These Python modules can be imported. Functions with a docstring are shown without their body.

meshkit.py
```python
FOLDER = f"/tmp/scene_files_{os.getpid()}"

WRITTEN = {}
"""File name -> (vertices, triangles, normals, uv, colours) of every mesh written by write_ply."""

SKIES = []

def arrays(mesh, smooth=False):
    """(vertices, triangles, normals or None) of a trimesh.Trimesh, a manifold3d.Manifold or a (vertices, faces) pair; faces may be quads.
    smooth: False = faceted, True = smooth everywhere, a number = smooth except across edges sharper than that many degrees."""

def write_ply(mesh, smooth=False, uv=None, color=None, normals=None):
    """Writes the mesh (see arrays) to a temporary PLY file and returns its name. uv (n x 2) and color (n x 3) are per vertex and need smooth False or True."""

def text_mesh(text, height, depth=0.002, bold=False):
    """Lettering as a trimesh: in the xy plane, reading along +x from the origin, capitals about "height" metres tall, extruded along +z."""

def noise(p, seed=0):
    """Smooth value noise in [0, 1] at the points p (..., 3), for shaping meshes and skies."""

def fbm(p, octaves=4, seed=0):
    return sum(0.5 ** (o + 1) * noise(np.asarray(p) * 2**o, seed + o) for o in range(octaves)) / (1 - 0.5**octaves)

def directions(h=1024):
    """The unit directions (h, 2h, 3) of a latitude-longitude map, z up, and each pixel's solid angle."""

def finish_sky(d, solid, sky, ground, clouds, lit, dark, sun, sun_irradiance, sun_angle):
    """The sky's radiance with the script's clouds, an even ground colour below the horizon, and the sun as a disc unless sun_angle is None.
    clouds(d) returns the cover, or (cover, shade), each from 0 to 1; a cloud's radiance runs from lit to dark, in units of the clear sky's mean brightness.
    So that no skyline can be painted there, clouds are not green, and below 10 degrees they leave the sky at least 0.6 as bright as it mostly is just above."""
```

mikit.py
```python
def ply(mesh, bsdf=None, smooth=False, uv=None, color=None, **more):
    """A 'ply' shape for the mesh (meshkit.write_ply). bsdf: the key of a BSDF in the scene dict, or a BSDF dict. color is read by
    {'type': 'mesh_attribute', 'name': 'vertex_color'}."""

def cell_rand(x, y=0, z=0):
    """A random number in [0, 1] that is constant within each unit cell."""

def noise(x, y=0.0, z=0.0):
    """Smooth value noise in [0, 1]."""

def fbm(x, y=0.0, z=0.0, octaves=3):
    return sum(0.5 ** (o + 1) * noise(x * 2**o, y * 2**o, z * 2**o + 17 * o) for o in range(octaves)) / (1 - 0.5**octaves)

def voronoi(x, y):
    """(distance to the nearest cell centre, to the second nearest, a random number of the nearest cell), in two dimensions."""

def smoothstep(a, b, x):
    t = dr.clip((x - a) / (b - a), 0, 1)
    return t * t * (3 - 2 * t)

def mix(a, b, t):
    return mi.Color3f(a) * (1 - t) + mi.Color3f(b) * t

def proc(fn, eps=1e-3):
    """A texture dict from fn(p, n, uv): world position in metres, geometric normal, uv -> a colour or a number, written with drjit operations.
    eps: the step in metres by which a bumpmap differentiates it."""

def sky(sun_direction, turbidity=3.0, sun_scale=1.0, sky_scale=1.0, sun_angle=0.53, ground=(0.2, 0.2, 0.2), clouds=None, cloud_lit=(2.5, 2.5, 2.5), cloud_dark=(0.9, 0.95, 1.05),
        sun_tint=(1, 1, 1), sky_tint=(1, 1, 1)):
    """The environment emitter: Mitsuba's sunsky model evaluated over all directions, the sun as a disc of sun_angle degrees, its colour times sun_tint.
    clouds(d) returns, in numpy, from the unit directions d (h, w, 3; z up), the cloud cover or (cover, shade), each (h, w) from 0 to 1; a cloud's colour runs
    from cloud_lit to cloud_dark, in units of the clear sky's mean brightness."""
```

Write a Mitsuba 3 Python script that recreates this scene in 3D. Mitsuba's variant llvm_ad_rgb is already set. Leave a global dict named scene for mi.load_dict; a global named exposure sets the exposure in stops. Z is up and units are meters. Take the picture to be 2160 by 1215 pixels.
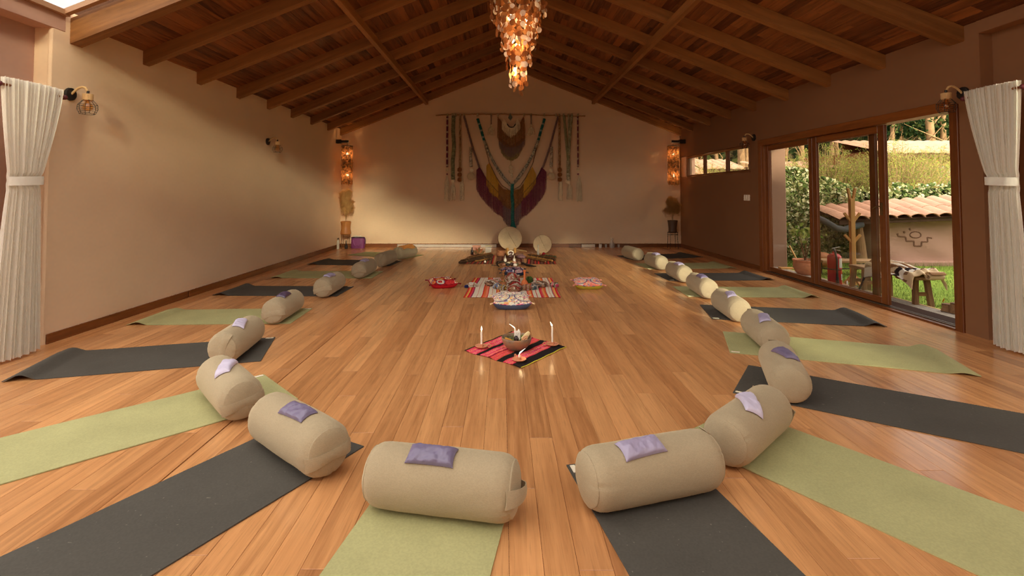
import math, random, numpy as np, trimesh, mitsuba as mi, mikit, meshkit, drjit as dr
from shapely.geometry import Polygon, box as sbox
from mikit import noise, fbm, cell_rand, smoothstep, mix, proc, voronoi
T = mi.ScalarTransform4f
PI = math.pi
scene, labels = {}, {}
rng = np.random.default_rng(7)
random.seed(7)

# ---------------------------------------------------------------- camera, sky, exposure
F, U0, V0, PITCH, EYE = 1054.0, 1061.0, 371.0, 0.035, 1.3
scene['camera'] = {'type': 'perspective', 'fov': math.degrees(2 * math.atan(1080 / F)), 'fov_axis': 'x', 'near_clip': 0.05, 'far_clip': 300.0,
    'principal_point_offset_x': (1080 - U0) / 2160, 'principal_point_offset_y': (607.5 - V0) / 1215,
    'to_world': T().look_at(origin=[0, 0, EYE], target=[0, math.cos(PITCH), EYE + math.sin(PITCH)], up=[0, 0, 1])}
exposure = 2.55
LAMP = 8.0                                                # radiance of the warm bulbs
SUN_AZ, SUN_EL = math.radians(17), math.radians(15.5)      # the sun stands low behind the camera, a little to its right
SUN = [math.sin(SUN_AZ) * math.cos(SUN_EL), -math.cos(SUN_AZ) * math.cos(SUN_EL), math.sin(SUN_EL)]

def clouds(d):
    q = d * np.array([2.2, 2.2, 5.0])
    c = meshkit.fbm(q + 11.3, 4, seed=3)
    away = 0.5 - 0.5 * (d @ np.array(SUN))               # the clouds are brightest towards the sun
    return np.clip((c - 0.12) * 3.5, 0, 1), np.clip((0.58 - c) * 1.2 + 1.1 * (away - 0.22), 0, 1)

scene['sky'] = mikit.sky(SUN, turbidity=4.0, sun_scale=1.4, sky_scale=5.0, sun_angle=5.0, ground=(0.2, 0.19, 0.14), clouds=clouds,
    cloud_lit=(2.0, 1.9, 1.74), cloud_dark=(0.42, 0.42, 0.41), sun_tint=(0.72, 1.0, 1.45), sky_tint=(1.03, 0.97, 0.90))

# ---------------------------------------------------------------- helpers
def C(r, g=None, b=None):
    x = np.array([r, g, b] if g is not None else r, float) / 255
    return np.where(x < 0.04045, x / 12.92, ((x + 0.055) / 1.055) ** 2.4)

def CL(c): return [float(x) for x in C(c)]

def tm(v, f): return trimesh.Trimesh(np.asarray(v, float), np.asarray(f, int), process=False)

def tri(q):
    q = np.asarray(q, int)
    return np.vstack([q[:, [0, 1, 2]], q[:, [0, 2, 3]]])

def numbered(key, store=None):
    k, i = key, 0
    while k in scene or k in labels or any(x.startswith(k + '__') for x in TOPS.get(k, ())):
        i += 1
        k = f'{key}_{i:03d}'
    return k
TOPS, COUNT = {}, {}

def key_for(key):
    n = COUNT.get(key, 0)
    COUNT[key] = n + 1
    return key if n == 0 else f'{key}_{n:03d}'

def P(key, mesh, bsdf, smooth=False, col=None, uv=None, to=None):
    """One shape entry. col: a linear colour, or one per vertex."""
    if not (key in labels and key not in scene): key = key_for(key)      # a thing that is one mesh keeps its key
    if isinstance(mesh, tuple): mesh = tm(mesh[0], tri(mesh[1]) if np.asarray(mesh[1]).shape[1] == 4 else mesh[1])
    if smooth is not False and smooth is not True and (col is None or np.ndim(col) == 1) and uv is None:
        mesh = trimesh.graph.smooth_shade(mesh, angle=math.radians(smooth), facet_minarea=None)
        smooth = True
    if col is not None and np.ndim(col) == 1: col = np.tile(np.asarray(col, float), (len(mesh.vertices), 1))
    d = mikit.ply(mesh, bsdf, smooth, uv=uv, color=col)
    if to is not None: d['to_world'] = to
    scene[key] = d
    return key

def thing(name, label, cat, group=None):
    key = key_for(name)
    lab(key, label, cat, group)
    return key

def lab(key, label=None, cat=None, group=None, kind=None):
    labels[key] = {k: v for k, v in (('label', label), ('category', cat), ('group', group), ('kind', kind)) if v}
    return key

def join(*ms): return trimesh.util.concatenate([m for x in ms for m in (x if isinstance(x, list) else [x])])
def mv(m, x=0, y=0, z=0):
    m = m.copy(); m.apply_translation([x, y, z]); return m
def rt(m, axis, deg, about=(0, 0, 0)):
    m = m.copy(); m.apply_transform(trimesh.transformations.rotation_matrix(math.radians(deg), axis, about)); return m

def bx(x0, x1, y0, y1, z0, z1, c=0.0):
    """A box, its edges chamfered by c."""
    if c <= 0:
        m = trimesh.creation.box((x1 - x0, y1 - y0, z1 - z0)); m.apply_translation([(x0 + x1) / 2, (y0 + y1) / 2, (z0 + z1) / 2]); return m
    h = np.array([x1 - x0, y1 - y0, z1 - z0]) / 2
    pts = [np.array([sx * (h[0] - (k != 0) * c), sy * (h[1] - (k != 1) * c), sz * (h[2] - (k != 2) * c)]) for sx in (-1, 1) for sy in (-1, 1) for sz in (-1, 1) for k in range(3)]
    m = trimesh.convex.convex_hull(np.array(pts)); m.apply_translation([(x0 + x1) / 2, (y0 + y1) / 2, (z0 + z1) / 2]); return m

def bar(a, b, w, t, c=0.003, up=(0, 0, 1)):
    """A straight rectangular bar from a to b: w across, t along up."""
    a, b = np.array(a, float), np.array(b, float)
    d = b - a; L = np.linalg.norm(d); d /= L
    s = np.cross(d, up)
    if np.linalg.norm(s) < 1e-6: s = np.cross(d, [1, 0, 0])
    s /= np.linalg.norm(s); n = np.cross(s, d)
    m = bx(-w / 2, w / 2, 0, L, -t / 2, t / 2, c)
    M = np.eye(4); M[:3, 0], M[:3, 1], M[:3, 2], M[:3, 3] = s, d, n, a
    m.apply_transform(M); return m

def prism(poly, h, plane='xy', at=0.0):
    """A shapely polygon extruded by h; plane names the world axes of its two coordinates."""
    m = trimesh.creation.extrude_polygon(poly, h, engine='earcut'); v = m.vertices.copy()
    if plane == 'yz': m.vertices = np.stack([v[:, 2] + at, v[:, 0], v[:, 1]], 1)
    elif plane == 'xz': m.vertices = np.stack([v[:, 0], v[:, 2] + at, v[:, 1]], 1); m.invert()
    else: m.vertices = v + [0, 0, at]
    return m

def lathe(prof, n=32, closed=False):
    """Revolves (r, z) points about z."""
    p = np.array(prof, float); a = np.arange(n) * 2 * PI / n
    v = np.stack([p[:, None, 0] * np.cos(a), p[:, None, 0] * np.sin(a), np.repeat(p[:, 1:2], n, 1)], -1).reshape(-1, 3)
    i, j = np.meshgrid(np.arange(len(p) - 1), np.arange(n), indexing='ij')
    f = tri(np.stack([i * n + j, i * n + (j + 1) % n, (i + 1) * n + (j + 1) % n, (i + 1) * n + j], -1).reshape(-1, 4))
    m = tm(v, f); return m

def tube(pts, r, n=8):
    """A tube along a polyline, r one radius or one per point, with closed ends."""
    p = np.asarray(pts, float); r = np.broadcast_to(np.asarray(r, float), (len(p),))
    t = np.gradient(p, axis=0); t /= np.linalg.norm(t, axis=1, keepdims=True) + 1e-12
    a = np.cross(t[0], [0, 0, 1.0] if abs(t[0][2]) < 0.9 else [1.0, 0, 0]); A = []
    for k in range(len(p)):
        a = a - t[k] * (a @ t[k]); a /= np.linalg.norm(a) + 1e-12; A.append(a)
    A = np.array(A); B = np.cross(t, A); ang = np.arange(n) * 2 * PI / n
    v = p[:, None] + r[:, None, None] * (np.cos(ang)[None, :, None] * A[:, None] + np.sin(ang)[None, :, None] * B[:, None])
    i, j = np.meshgrid(np.arange(len(p) - 1), np.arange(n), indexing='ij')
    f = [tri(np.stack([i * n + j, i * n + (j + 1) % n, (i + 1) * n + (j + 1) % n, (i + 1) * n + j], -1).reshape(-1, 4))]
    k = len(p) * n
    f.append(np.array([[k, (q + 1) % n, q] for q in range(n)] + [[k + 1, (len(p) - 1) * n + q, (len(p) - 1) * n + (q + 1) % n] for q in range(n)]))
    return tm(np.vstack([v.reshape(-1, 3), p[:1], p[-1:]]), np.vstack(f))

def arc(a, b, sag, n=10, axis=2):
    """Points from a to b, sagging by sag along -axis."""
    s = np.linspace(0, 1, n)[:, None]; p = (1 - s) * np.array(a, float) + s * np.array(b, float)
    p[:, axis] -= sag * 4 * s[:, 0] * (1 - s[:, 0]); return p

def sheet(fn, nu, nv, th=0.003):
    """A cloth: fn(u, v) -> points (…,3) of its top, given thickness downwards along its normals; closed. Also returns u, v per vertex."""
    u, v = np.meshgrid(np.linspace(0, 1, nu + 1), np.linspace(0, 1, nv + 1), indexing='ij')
    p = fn(u, v); N = np.cross(np.gradient(p, axis=0), np.gradient(p, axis=1)); N /= np.linalg.norm(N, axis=-1, keepdims=True) + 1e-12
    q = p - N * th
    n = (nu + 1) * (nv + 1); I = np.arange(n).reshape(nu + 1, nv + 1)
    top = np.stack([I[:-1, :-1], I[1:, :-1], I[1:, 1:], I[:-1, 1:]], -1).reshape(-1, 4)
    rim = np.concatenate([I[:, 0], I[-1, 1:], I[-2::-1, -1], I[0, -2:0:-1]]); nx = np.roll(rim, -1)
    side = np.stack([rim, rim + n, nx + n, nx], -1)
    f = np.vstack([tri(top), tri(top[:, ::-1] + n), tri(side)])
    return tm(np.vstack([p.reshape(-1, 3), q.reshape(-1, 3)]), f), np.tile(u.ravel(), 2), np.tile(v.ravel(), 2)

def blob(r, sub=3, amp=0.2, freq=2.0, seed=0, sq=(1, 1, 1)):
    m = trimesh.creation.icosphere(subdivisions=sub, radius=1.0); v = np.array(m.vertices)
    k = 1 + amp * (meshkit.fbm(v * freq + seed * 7.3, 3, seed=seed) - 0.5) * 2
    return tm(v * k[:, None] * r * np.array(sq), m.faces)

def xf(x, y, z, rz=0.0, s=1.0): return T().translate([x, y, z]).rotate([0, 0, 1], rz).scale(s)

# ---------------------------------------------------------------- materials
def principled(col, rough=0.6, spec=0.5, metal=0.0, **k):
    c = {'type': 'rgb', 'value': list(map(float, col))} if not isinstance(col, dict) else col
    return {'type': 'twosided', 'bsdf': {'type': 'principled', 'base_color': c, 'roughness': rough, 'specular': spec, 'metallic': metal, **k}}
VCOL = {'type': 'mesh_attribute', 'name': 'vertex_color'}
scene['vc_matte'] = principled(VCOL, 0.9, 0.2)
scene['vc_satin'] = principled(VCOL, 0.5, 0.5)
scene['vc_gloss'] = principled(VCOL, 0.2, 0.5)
scene['vc_cloth'] = principled(VCOL, 0.95, 0.15, sheen=0.4)
scene['vc_metal'] = principled(VCOL, 0.35, 0.5, 0.9)
scene['satin_lavender'] = principled(VCOL, 0.38, 0.6, sheen=0.5)
scene['window_glass'] = {'type': 'thindielectric', 'int_ior': 1.5, 'specular_transmittance': {'type': 'rgb', 'value': [0.86, 0.86, 0.84]}, 'specular_reflectance': {'type': 'rgb', 'value': [0.6, 0.6, 0.6]}}
scene['milky_glass'] = {'type': 'blendbsdf', 'weight': 0.22, 'bsdf_0': {'type': 'thindielectric', 'int_ior': 1.5}, 'bsdf_1': {'type': 'twosided', 'bsdf': {'type': 'diffuse', 'reflectance': {'type': 'rgb', 'value': [0.75, 0.72, 0.64]}}}}
scene['clear_glass'] = {'type': 'thindielectric', 'int_ior': 1.5}
scene['leaf'] = {'type': 'principledthin', 'base_color': VCOL, 'roughness': 0.6, 'diff_trans': 0.5}

def wood_fn(dark, light, accent, su=2.5, sv=45.0, contrast=1.0):
    dark, light, accent = CL(dark), CL(light), CL(accent)
    def fn(p, n, uv):
        i = dr.floor(uv.y * 0.1); v = uv.y - 10 * i; u = uv.x
        tone = cell_rand(i, 5); hue = cell_rand(i, 9)
        g = fbm(u * su + i * 3.7, v * sv + noise(u * 1.5 + i, v * 6) * 2.0, i, octaves=3)
        fine = noise(u * 14 + i * 1.3, v * 420)
        pore = smoothstep(0.72, 0.9, noise(u * 8 + i, v * 260))
        t = dr.clip(0.5 + contrast * ((tone - 0.5) * 0.75 + (g - 0.5) * 0.9 + (fine - 0.5) * 0.22), 0, 1)
        c = mix(dark, light, t)
        c = mix(c, accent, hue * 0.35)
        return c * (1 - 0.13 * pore)
    return fn
scene['floor_wood'] = principled(proc(wood_fn((146, 94, 56), (210, 154, 102), (198, 136, 86), 2.5, 45.0, 0.75)), 0.21, 0.45, clearcoat=0.5, clearcoat_gloss=0.85)
scene['ceiling_wood'] = principled(proc(wood_fn((62, 31, 14), (152, 92, 48), (122, 62, 28), 2.0, 30.0, 1.1)), 0.5, 0.35)
scene['beam_wood'] = principled(proc(wood_fn((108, 68, 34), (164, 110, 60), (148, 94, 48), 1.6, 26.0, 0.8)), 0.55, 0.35)
scene['frame_wood'] = principled(proc(wood_fn((84, 42, 16), (136, 76, 32), (110, 58, 24), 2.0, 40.0, 0.8)), 0.35, 0.5)
scene['pale_wood'] = principled(proc(wood_fn((176, 122, 66), (216, 164, 100), (204, 148, 84), 2.0, 40.0, 0.8)), 0.55, 0.3)
scene['old_wood'] = principled(proc(wood_fn((110, 78, 50), (170, 130, 92), (150, 108, 72), 3.0, 40.0, 1.0)), 0.7, 0.3)

def plaster(c, amp=0.1, scale=1.0):
    c = CL(c)
    def fn(p, n, uv):
        a = fbm(p.x * 1.3 * scale, p.y * 1.3 * scale, p.z * 1.3 * scale, octaves=3); b = noise(p.x * 40, p.y * 40, p.z * 40)
        return mi.Color3f(c) * (1 + amp * 1.6 * (a - 0.5) + amp * 0.35 * (b - 0.5))
    return fn
scene['cream_plaster'] = principled(proc(plaster((218, 187, 154))), 0.9, 0.15)
scene['brown_plaster'] = principled(proc(plaster((130, 90, 62))), 0.9, 0.15)
scene['adobe'] = principled(proc(plaster((150, 116, 98))), 0.9, 0.15)
scene['pink_plaster'] = principled(proc(plaster((174, 136, 118))), 0.9, 0.15)

def buv(m, axis, i=0):
    """Wood-grain coordinates for a mesh: u along the axis, v across, the tens of v number the piece."""
    v = np.asarray(m.vertices); o = [k for k in range(3) if k != axis]
    c = v[:, o].min(0)
    return np.stack([v[:, axis], 10 * i + 1 + (v[:, o] - c).sum(1)], 1)

def W(key, m, mat, axis, i=None, uv=None):
    """A wooden piece with its grain along the axis."""
    i = int(rng.integers(1, 900)) if i is None else i
    m = m.copy(); m.unmerge_vertices()
    return P(key, m, mat, uv=buv(m, axis, i) if uv is None else uv(np.asarray(m.vertices), i))
# ---------------------------------------------------------------- the setting
XL, XR, YB, XC, TW = -3.94, 4.31, 12.15, 0.19, 0.16      # wall faces, ridge line, wall thickness
SL = 0.4                                                  # roof pitch
def deck(x): return 2.86 + SL * ((x - XL) if x <= XC else (XR - x) * (XC - XL) / (XR - XC))
YF = -2.4                                                 # front wall of the glazed bay

def plank(L, Wd, c, t):
    """A board from (0,0) to (L,Wd), top at z=0 with chamfered edges, open below."""
    o = np.array([[0, 0], [L, 0], [L, Wd], [0, Wd]], float); i = np.array([[c, c], [L - c, c], [L - c, Wd - c], [c, Wd - c]])
    v = np.vstack([np.c_[i, np.zeros(4)], np.c_[o, np.full(4, -c)], np.c_[o, np.full(4, -t)]])
    q = [[0, 1, 2, 3]] + [[4 + k, 4 + (k + 1) % 4, (k + 1) % 4, k] for k in range(4)] + [[8 + k, 8 + (k + 1) % 4, 4 + (k + 1) % 4, 4 + k] for k in range(4)]
    return v, tri(q)

# floor: strand bamboo boards running away from the camera
P('floor', bx(-4.4, 4.75, YF, 12.3, -0.12, -0.013), 'vc_matte', col=C(50, 28, 14))
lab('floor', 'floor of glossy orange-brown strand bamboo boards', kind='structure')
BW, BL = 0.1205, 1.86
boards = []
r2 = np.random.default_rng(21)
X0 = -1.545 - 22 * BW
for k in range(int(math.ceil((XR + 0.14 - X0) / BW))):
    x = X0 + k * BW
    y = -2.8 + (0.0, 0.93, 0.42, 1.36)[k % 4] + r2.uniform(-0.12, 0.12) - BL
    while y < 12.2:
        y0, y1 = max(y, YF + 0.05), min(y + BL, 12.2)
        if y1 - y0 > 0.1: boards.append((x, y0, min(x + BW, XR + 0.14), y1))
        y += BL
def seen_size(b):
    ym = max((b[1] + b[3]) / 2, 0.1); xm = (b[0] + b[2]) / 2
    vis = b[3] > 1.55 and abs(xm) < 1.08 * max(b[3], 0.1)
    return (1 if vis else 0) * (1 / max(b[1], 1.2) - 1 / max(b[3], 1.2)) * 1 + (1 if vis else 0) * 1e-3 / ym
boards.sort(key=seen_size, reverse=True)
rest = []
for i, (x0, y0, x1, y1) in enumerate(boards):
    v, f = plank(y1 - y0 - 0.0014, x1 - x0 - 0.0012, 0.0011, 0.012)
    if abs(x1 + 1.545) < 0.01 and 2.2 < y1 < 5.8: v[:, 1] *= 0.957       # an open joint
    w = np.stack([x0 + 0.0006 + v[:, 1], y0 + 0.0007 + v[:, 0], v[:, 2] - r2.uniform(0, 0.0005)], 1)
    uv = np.stack([w[:, 1], 10 * (i + 1) + 1 + (w[:, 0] - x0)], 1)
    if i < 299: P('floor__plank', tm(w, f[:, ::-1]), 'floor_wood', uv=uv)
    else: rest.append((w, f[:, ::-1], uv))
n = np.cumsum([0] + [len(r[0]) for r in rest])
k = P('floor__plank_rows', tm(np.vstack([r[0] for r in rest]), np.vstack([r[1] + a for r, a in zip(rest, n)])), 'floor_wood', uv=np.vstack([r[2] for r in rest]))
lab(k, 'bamboo boards at the far end and edges of the floor', kind='stuff')

# walls
def wall(key, m, mat, label):
    P(key, m, mat, col=C(96, 60, 36) if mat == 'vc_matte' else None); lab(key, label, kind='structure')
wall('wall_left', join(prism(Polygon([(4.33, 0), (12.35, 0), (12.35, 2.95), (4.33, 2.95)]), TW, 'yz', XL - TW),
     lathe([(0.02, 0), (0.02, 2.75)], 24).apply_translation([XL - 0.02, 4.33 + 0.006, 0])), 'cream_plaster', 'cream plastered long wall on the left')
door_hole, win_hole = sbox(4.78, -0.2, 8.33, 2.15), sbox(8.70, 1.69, 12.10, 2.165)
wall('wall_right', prism(Polygon([(4.48, -0.15), (12.35, -0.15), (12.35, 2.95), (4.48, 2.95)]).difference(door_hole).difference(win_hole), TW, 'yz', XR), 'brown_plaster', 'reddish brown plastered wall on the right with door and high window')
gable = Polygon([(XL - TW, 0), (XR + TW, 0), (XR + TW, 2.8), (XR, 2.9), (XC, deck(XC) + 0.05), (XL, 2.9), (XL - TW, 2.8)])
wall('wall_back', prism(gable, 0.2, 'xz', YB), 'cream_plaster', 'cream plastered gable wall behind the macrame hanging')
wall('wall_front', prism(gable, 0.2, 'xz', YF - 0.2), 'cream_plaster', 'gable wall of the bay behind the camera')
wall('wall_bay_left', join(bx(XL - 0.32, XL - 0.16, 3.2, 4.34, 0, 2.76), bx(XL - 0.32, XL - 0.16, YF, 3.2, 0, 0.3)), 'pink_plaster', 'pinkish recessed wall behind the left curtain')
wall('wall_bay_right', join(bx(XR + 0.12, XR + 0.28, 3.2, 4.5, 0, 2.76), bx(XR + 0.12, XR + 0.28, YF, 3.2, 0, 0.3)), 'brown_plaster', 'brown recessed wall behind the right curtain')
wall('trim_1', bx(XL - 0.30, XL + 0.004, YF, 4.45, 2.75, 2.90, 0.004), 'pink_plaster', 'pinkish header beam above the left curtain')
wall('trim_2', bx(XR - 0.004, XR + 0.28, YF, 4.50, 2.75, 2.90, 0.004), 'brown_plaster', 'brown header beam above the right curtain')

wall('wall_wing', bx(XR + TW, 13.0, 3.2, 3.4, -0.15, 3.4), 'pink_plaster', 'pinkish outer wall beside the porch, out of the picture')
wall('wall_court', bx(5.6, 5.8, -9.0, 3.2, -0.15, 2.7), 'pink_plaster', 'pinkish courtyard wall outside the bay, out of the picture')

zq = deck(XR) - SL * 0.25
wall('trim_5', prism(Polygon([(XR + TW, zq + 0.0), (5.4, zq - SL * 0.84), (5.4, zq - SL * 0.84 + 0.1), (XR + TW, zq + 0.1)]), 10.0, 'xz', 3.2), 'vc_matte', 'wide eave over the porch outside the glass door')

# baseboards
def board(key, m, axis, label):
    W(key, m, 'frame_wood', axis); lab(key, label, kind='structure')
P('baseboard_left', bx(XL, XL + 0.004, 4.35, 12.15, 0, 0.08), 'vc_matte', col=C(70, 36, 16)); lab('baseboard_left', 'dark wooden baseboard along the left wall', kind='structure')
for y0, y1 in ((4.35, 6.28), (6.30, 9.22), (9.235, 12.13)): W('baseboard_left__board', bx(XL, XL + 0.015, y0, y1, 0, 0.085, 0.003), 'frame_wood', 1)
P('baseboard_right', bx(XR - 0.004, XR, 8.36, 12.15, 0, 0.08), 'vc_matte', col=C(70, 36, 16)); lab('baseboard_right', 'dark wooden baseboard along the right wall beyond the door', kind='structure')
for y0, y1 in ((8.37, 10.1), (10.11, 12.13)): W('baseboard_right__board', bx(XR - 0.015, XR, y0, y1, 0, 0.085, 0.003), 'frame_wood', 1)
P('baseboard_back', bx(XL, XR, YB - 0.004, YB, 0, 0.08), 'vc_matte', col=C(70, 36, 16)); lab('baseboard_back', 'dark wooden baseboard along the back wall', kind='structure')
for x0, x1 in ((XL + 0.015, -1.25), (-1.245, 1.6), (1.605, XR - 0.015)): W('baseboard_back__board', bx(x0, x1, YB - 0.015, YB, 0, 0.085, 0.003), 'frame_wood', 0)

# ceiling: boards along the room on sloping rafters
YR0, YL0 = 0.50, 4.60
cs = 1 / math.hypot(1, SL)
for side, x0, y0 in ((-1, XL, YL0), (1, XR, YR0)):
    xs = np.array([x0 + side * 0.25, XC]); zs = [deck(x0) - SL * 0.25, deck(XC)]
    m = prism(Polygon([(xs[0], zs[0] + 0.021), (xs[1], zs[1] + 0.021), (xs[1], zs[1] + 0.14), (xs[0], zs[0] + 0.14)]), 12.5 - y0, 'xz', y0)
    k = P('ceiling', m, 'vc_matte', col=C(52, 28, 14))
    lab(k, 'dark wooden ceiling slope on the ' + ('left' if side < 0 else 'right'), kind='structure')
    slope = np.array([side * cs, 0, -SL * cs]); nrm = np.array([-side * SL * cs, 0, -cs])     # from ridge down to the eave; into the room
    length = (xs[1] - xs[0]) * -side / cs
    rows = 39; pw = abs(length) / rows
    for r in range(rows):
        y = y0
        off = (0.0, 1.92, 0.96)[r % 3]
        cuts = [y0] + [c for c in np.arange(y0 - 2.9 + off, 12.15, 2.89) if c > y0 + 0.3] + [12.16]
        for a, b in zip(cuts[:-1], cuts[1:]):
            v, f = plank(b - a - 0.002, pw - 0.0015, 0.0025, 0.02)
            o = np.array([XC, a, deck(XC)])
            w = o + np.outer(v[:, 0], [0, 1, 0]) + np.outer(v[:, 1] + r * pw, slope) + np.outer(v[:, 2] + rng.uniform(-0.001, 0.001), nrm)
            i = int(rng.integers(1, 900))
            P(k + '__plank', tm(w, f if side < 0 else f[:, ::-1]), 'ceiling_wood', uv=np.stack([v[:, 0] + a, 10 * i + 1 + v[:, 1]], 1))
    # rafters
    ys = (5.47, 6.43, 7.39, 8.34, 9.28, 10.22, 11.2) if side < 0 else (5.63, 6.57, 7.54, 8.50, 9.44, 10.38, 11.32)
    def rafter(y0, y1, drop, top=0.0):
        p = Polygon([(x0, deck(x0) - drop), (XC, deck(XC) - drop), (XC, deck(XC) + top), (x0, deck(x0) + top)])
        return prism(p, y1 - y0, 'xz', y0)
    along = lambda v, i: np.stack([v[:, 0] / cs, 10 * i + 2 + v[:, 1] % 1.0 + v[:, 2] - np.array([deck(a) for a in v[:, 0]])], 1)
    for y in ys: W(k + '__rafter', rafter(y - 0.05, y + 0.05, 0.15), 'beam_wood', 0, uv=along)
    W(k + '__rafter', rafter(12.03, 12.149, 0.155), 'beam_wood', 0, uv=along)
    fb = W(k + '__front_beam', rafter(4.50, 4.63, 0.20, 0.035) if side < 0 else rafter(4.62, 4.78, 0.14), 'beam_wood', 0, uv=along)
    xp = -1.86 if side < 0 else 2.20
    zp = deck(xp) - 0.15
    W(k + '__purlin', bx(xp - 0.035, xp + 0.035, 4.65, 12.12, zp - 0.085, zp + 0.02), 'beam_wood', 1)

# glazed roof of the bay in front of the beam
for b in (*[prism(Polygon([(XC, deck(XC) + 0.02), (xe, deck(xe) + 0.02), (xe, deck(xe) + 0.07), (XC, deck(XC) + 0.07)]), 0.05, 'xz', y) for xe, y1 in ((XL - 0.2, 4.45), (XR + 0.2, 0.48)) for y in np.arange(YF, y1 - 0.02, (y1 - YF - 0.06) / 5)],
    *[bar((x, YF, deck(x) + 0.045), (x, 4.45 if x < XC else 0.50, deck(x) + 0.045), 0.05, 0.05) for x in (XL + 0.02, -2.6, -1.2, XC, 1.6, 3.0, XR - 0.02)]): P('trim_3__bar', b, 'vc_satin', col=C(150, 110, 80))
lab('trim_3', 'pale bars of the glazed roof above the bay', kind='structure')
for xe, y1 in ((XL - 0.2, 4.48), (XR + 0.2, 0.50)):
    v = [(XC, YF, deck(XC) + 0.075), (xe, YF, deck(xe) + 0.075), (xe, y1, deck(xe) + 0.075), (XC, y1, deck(XC) + 0.075)]
    k = P('window_1' if xe < 0 else 'window_2', tm(v, [[0, 1, 2], [0, 2, 3]]), 'window_glass')
    lab(k, 'glass pane of the bay roof', kind='structure')
# ---------------------------------------------------------------- sliding door and high window in the right wall
def rect_frame(key, x0, x1, ya, yb, za, zb, w, wb=None, mat='frame_wood', names=('stile', 'rail')):
    wb = wb or w
    for y0, y1 in ((ya, ya + w), (yb - w, yb)): W(key + '__' + names[0], bx(x0, x1, y0, y1, za, zb, 0.004), mat, 2)
    W(key + '__' + names[1], bx(x0, x1, ya + w, yb - w, zb - w, zb, 0.004), mat, 1)
    W(key + '__' + names[1], bx(x0, x1, ya + w, yb - w, za, za + wb, 0.004), mat, 1)

def pane(key, x, ya, yb, za, zb, glass='window_glass'):
    return P(key, tm([(x, ya, za), (x, yb, za), (x, yb, zb), (x, ya, zb)], [[0, 1, 2], [0, 2, 3]]), glass)

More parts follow.
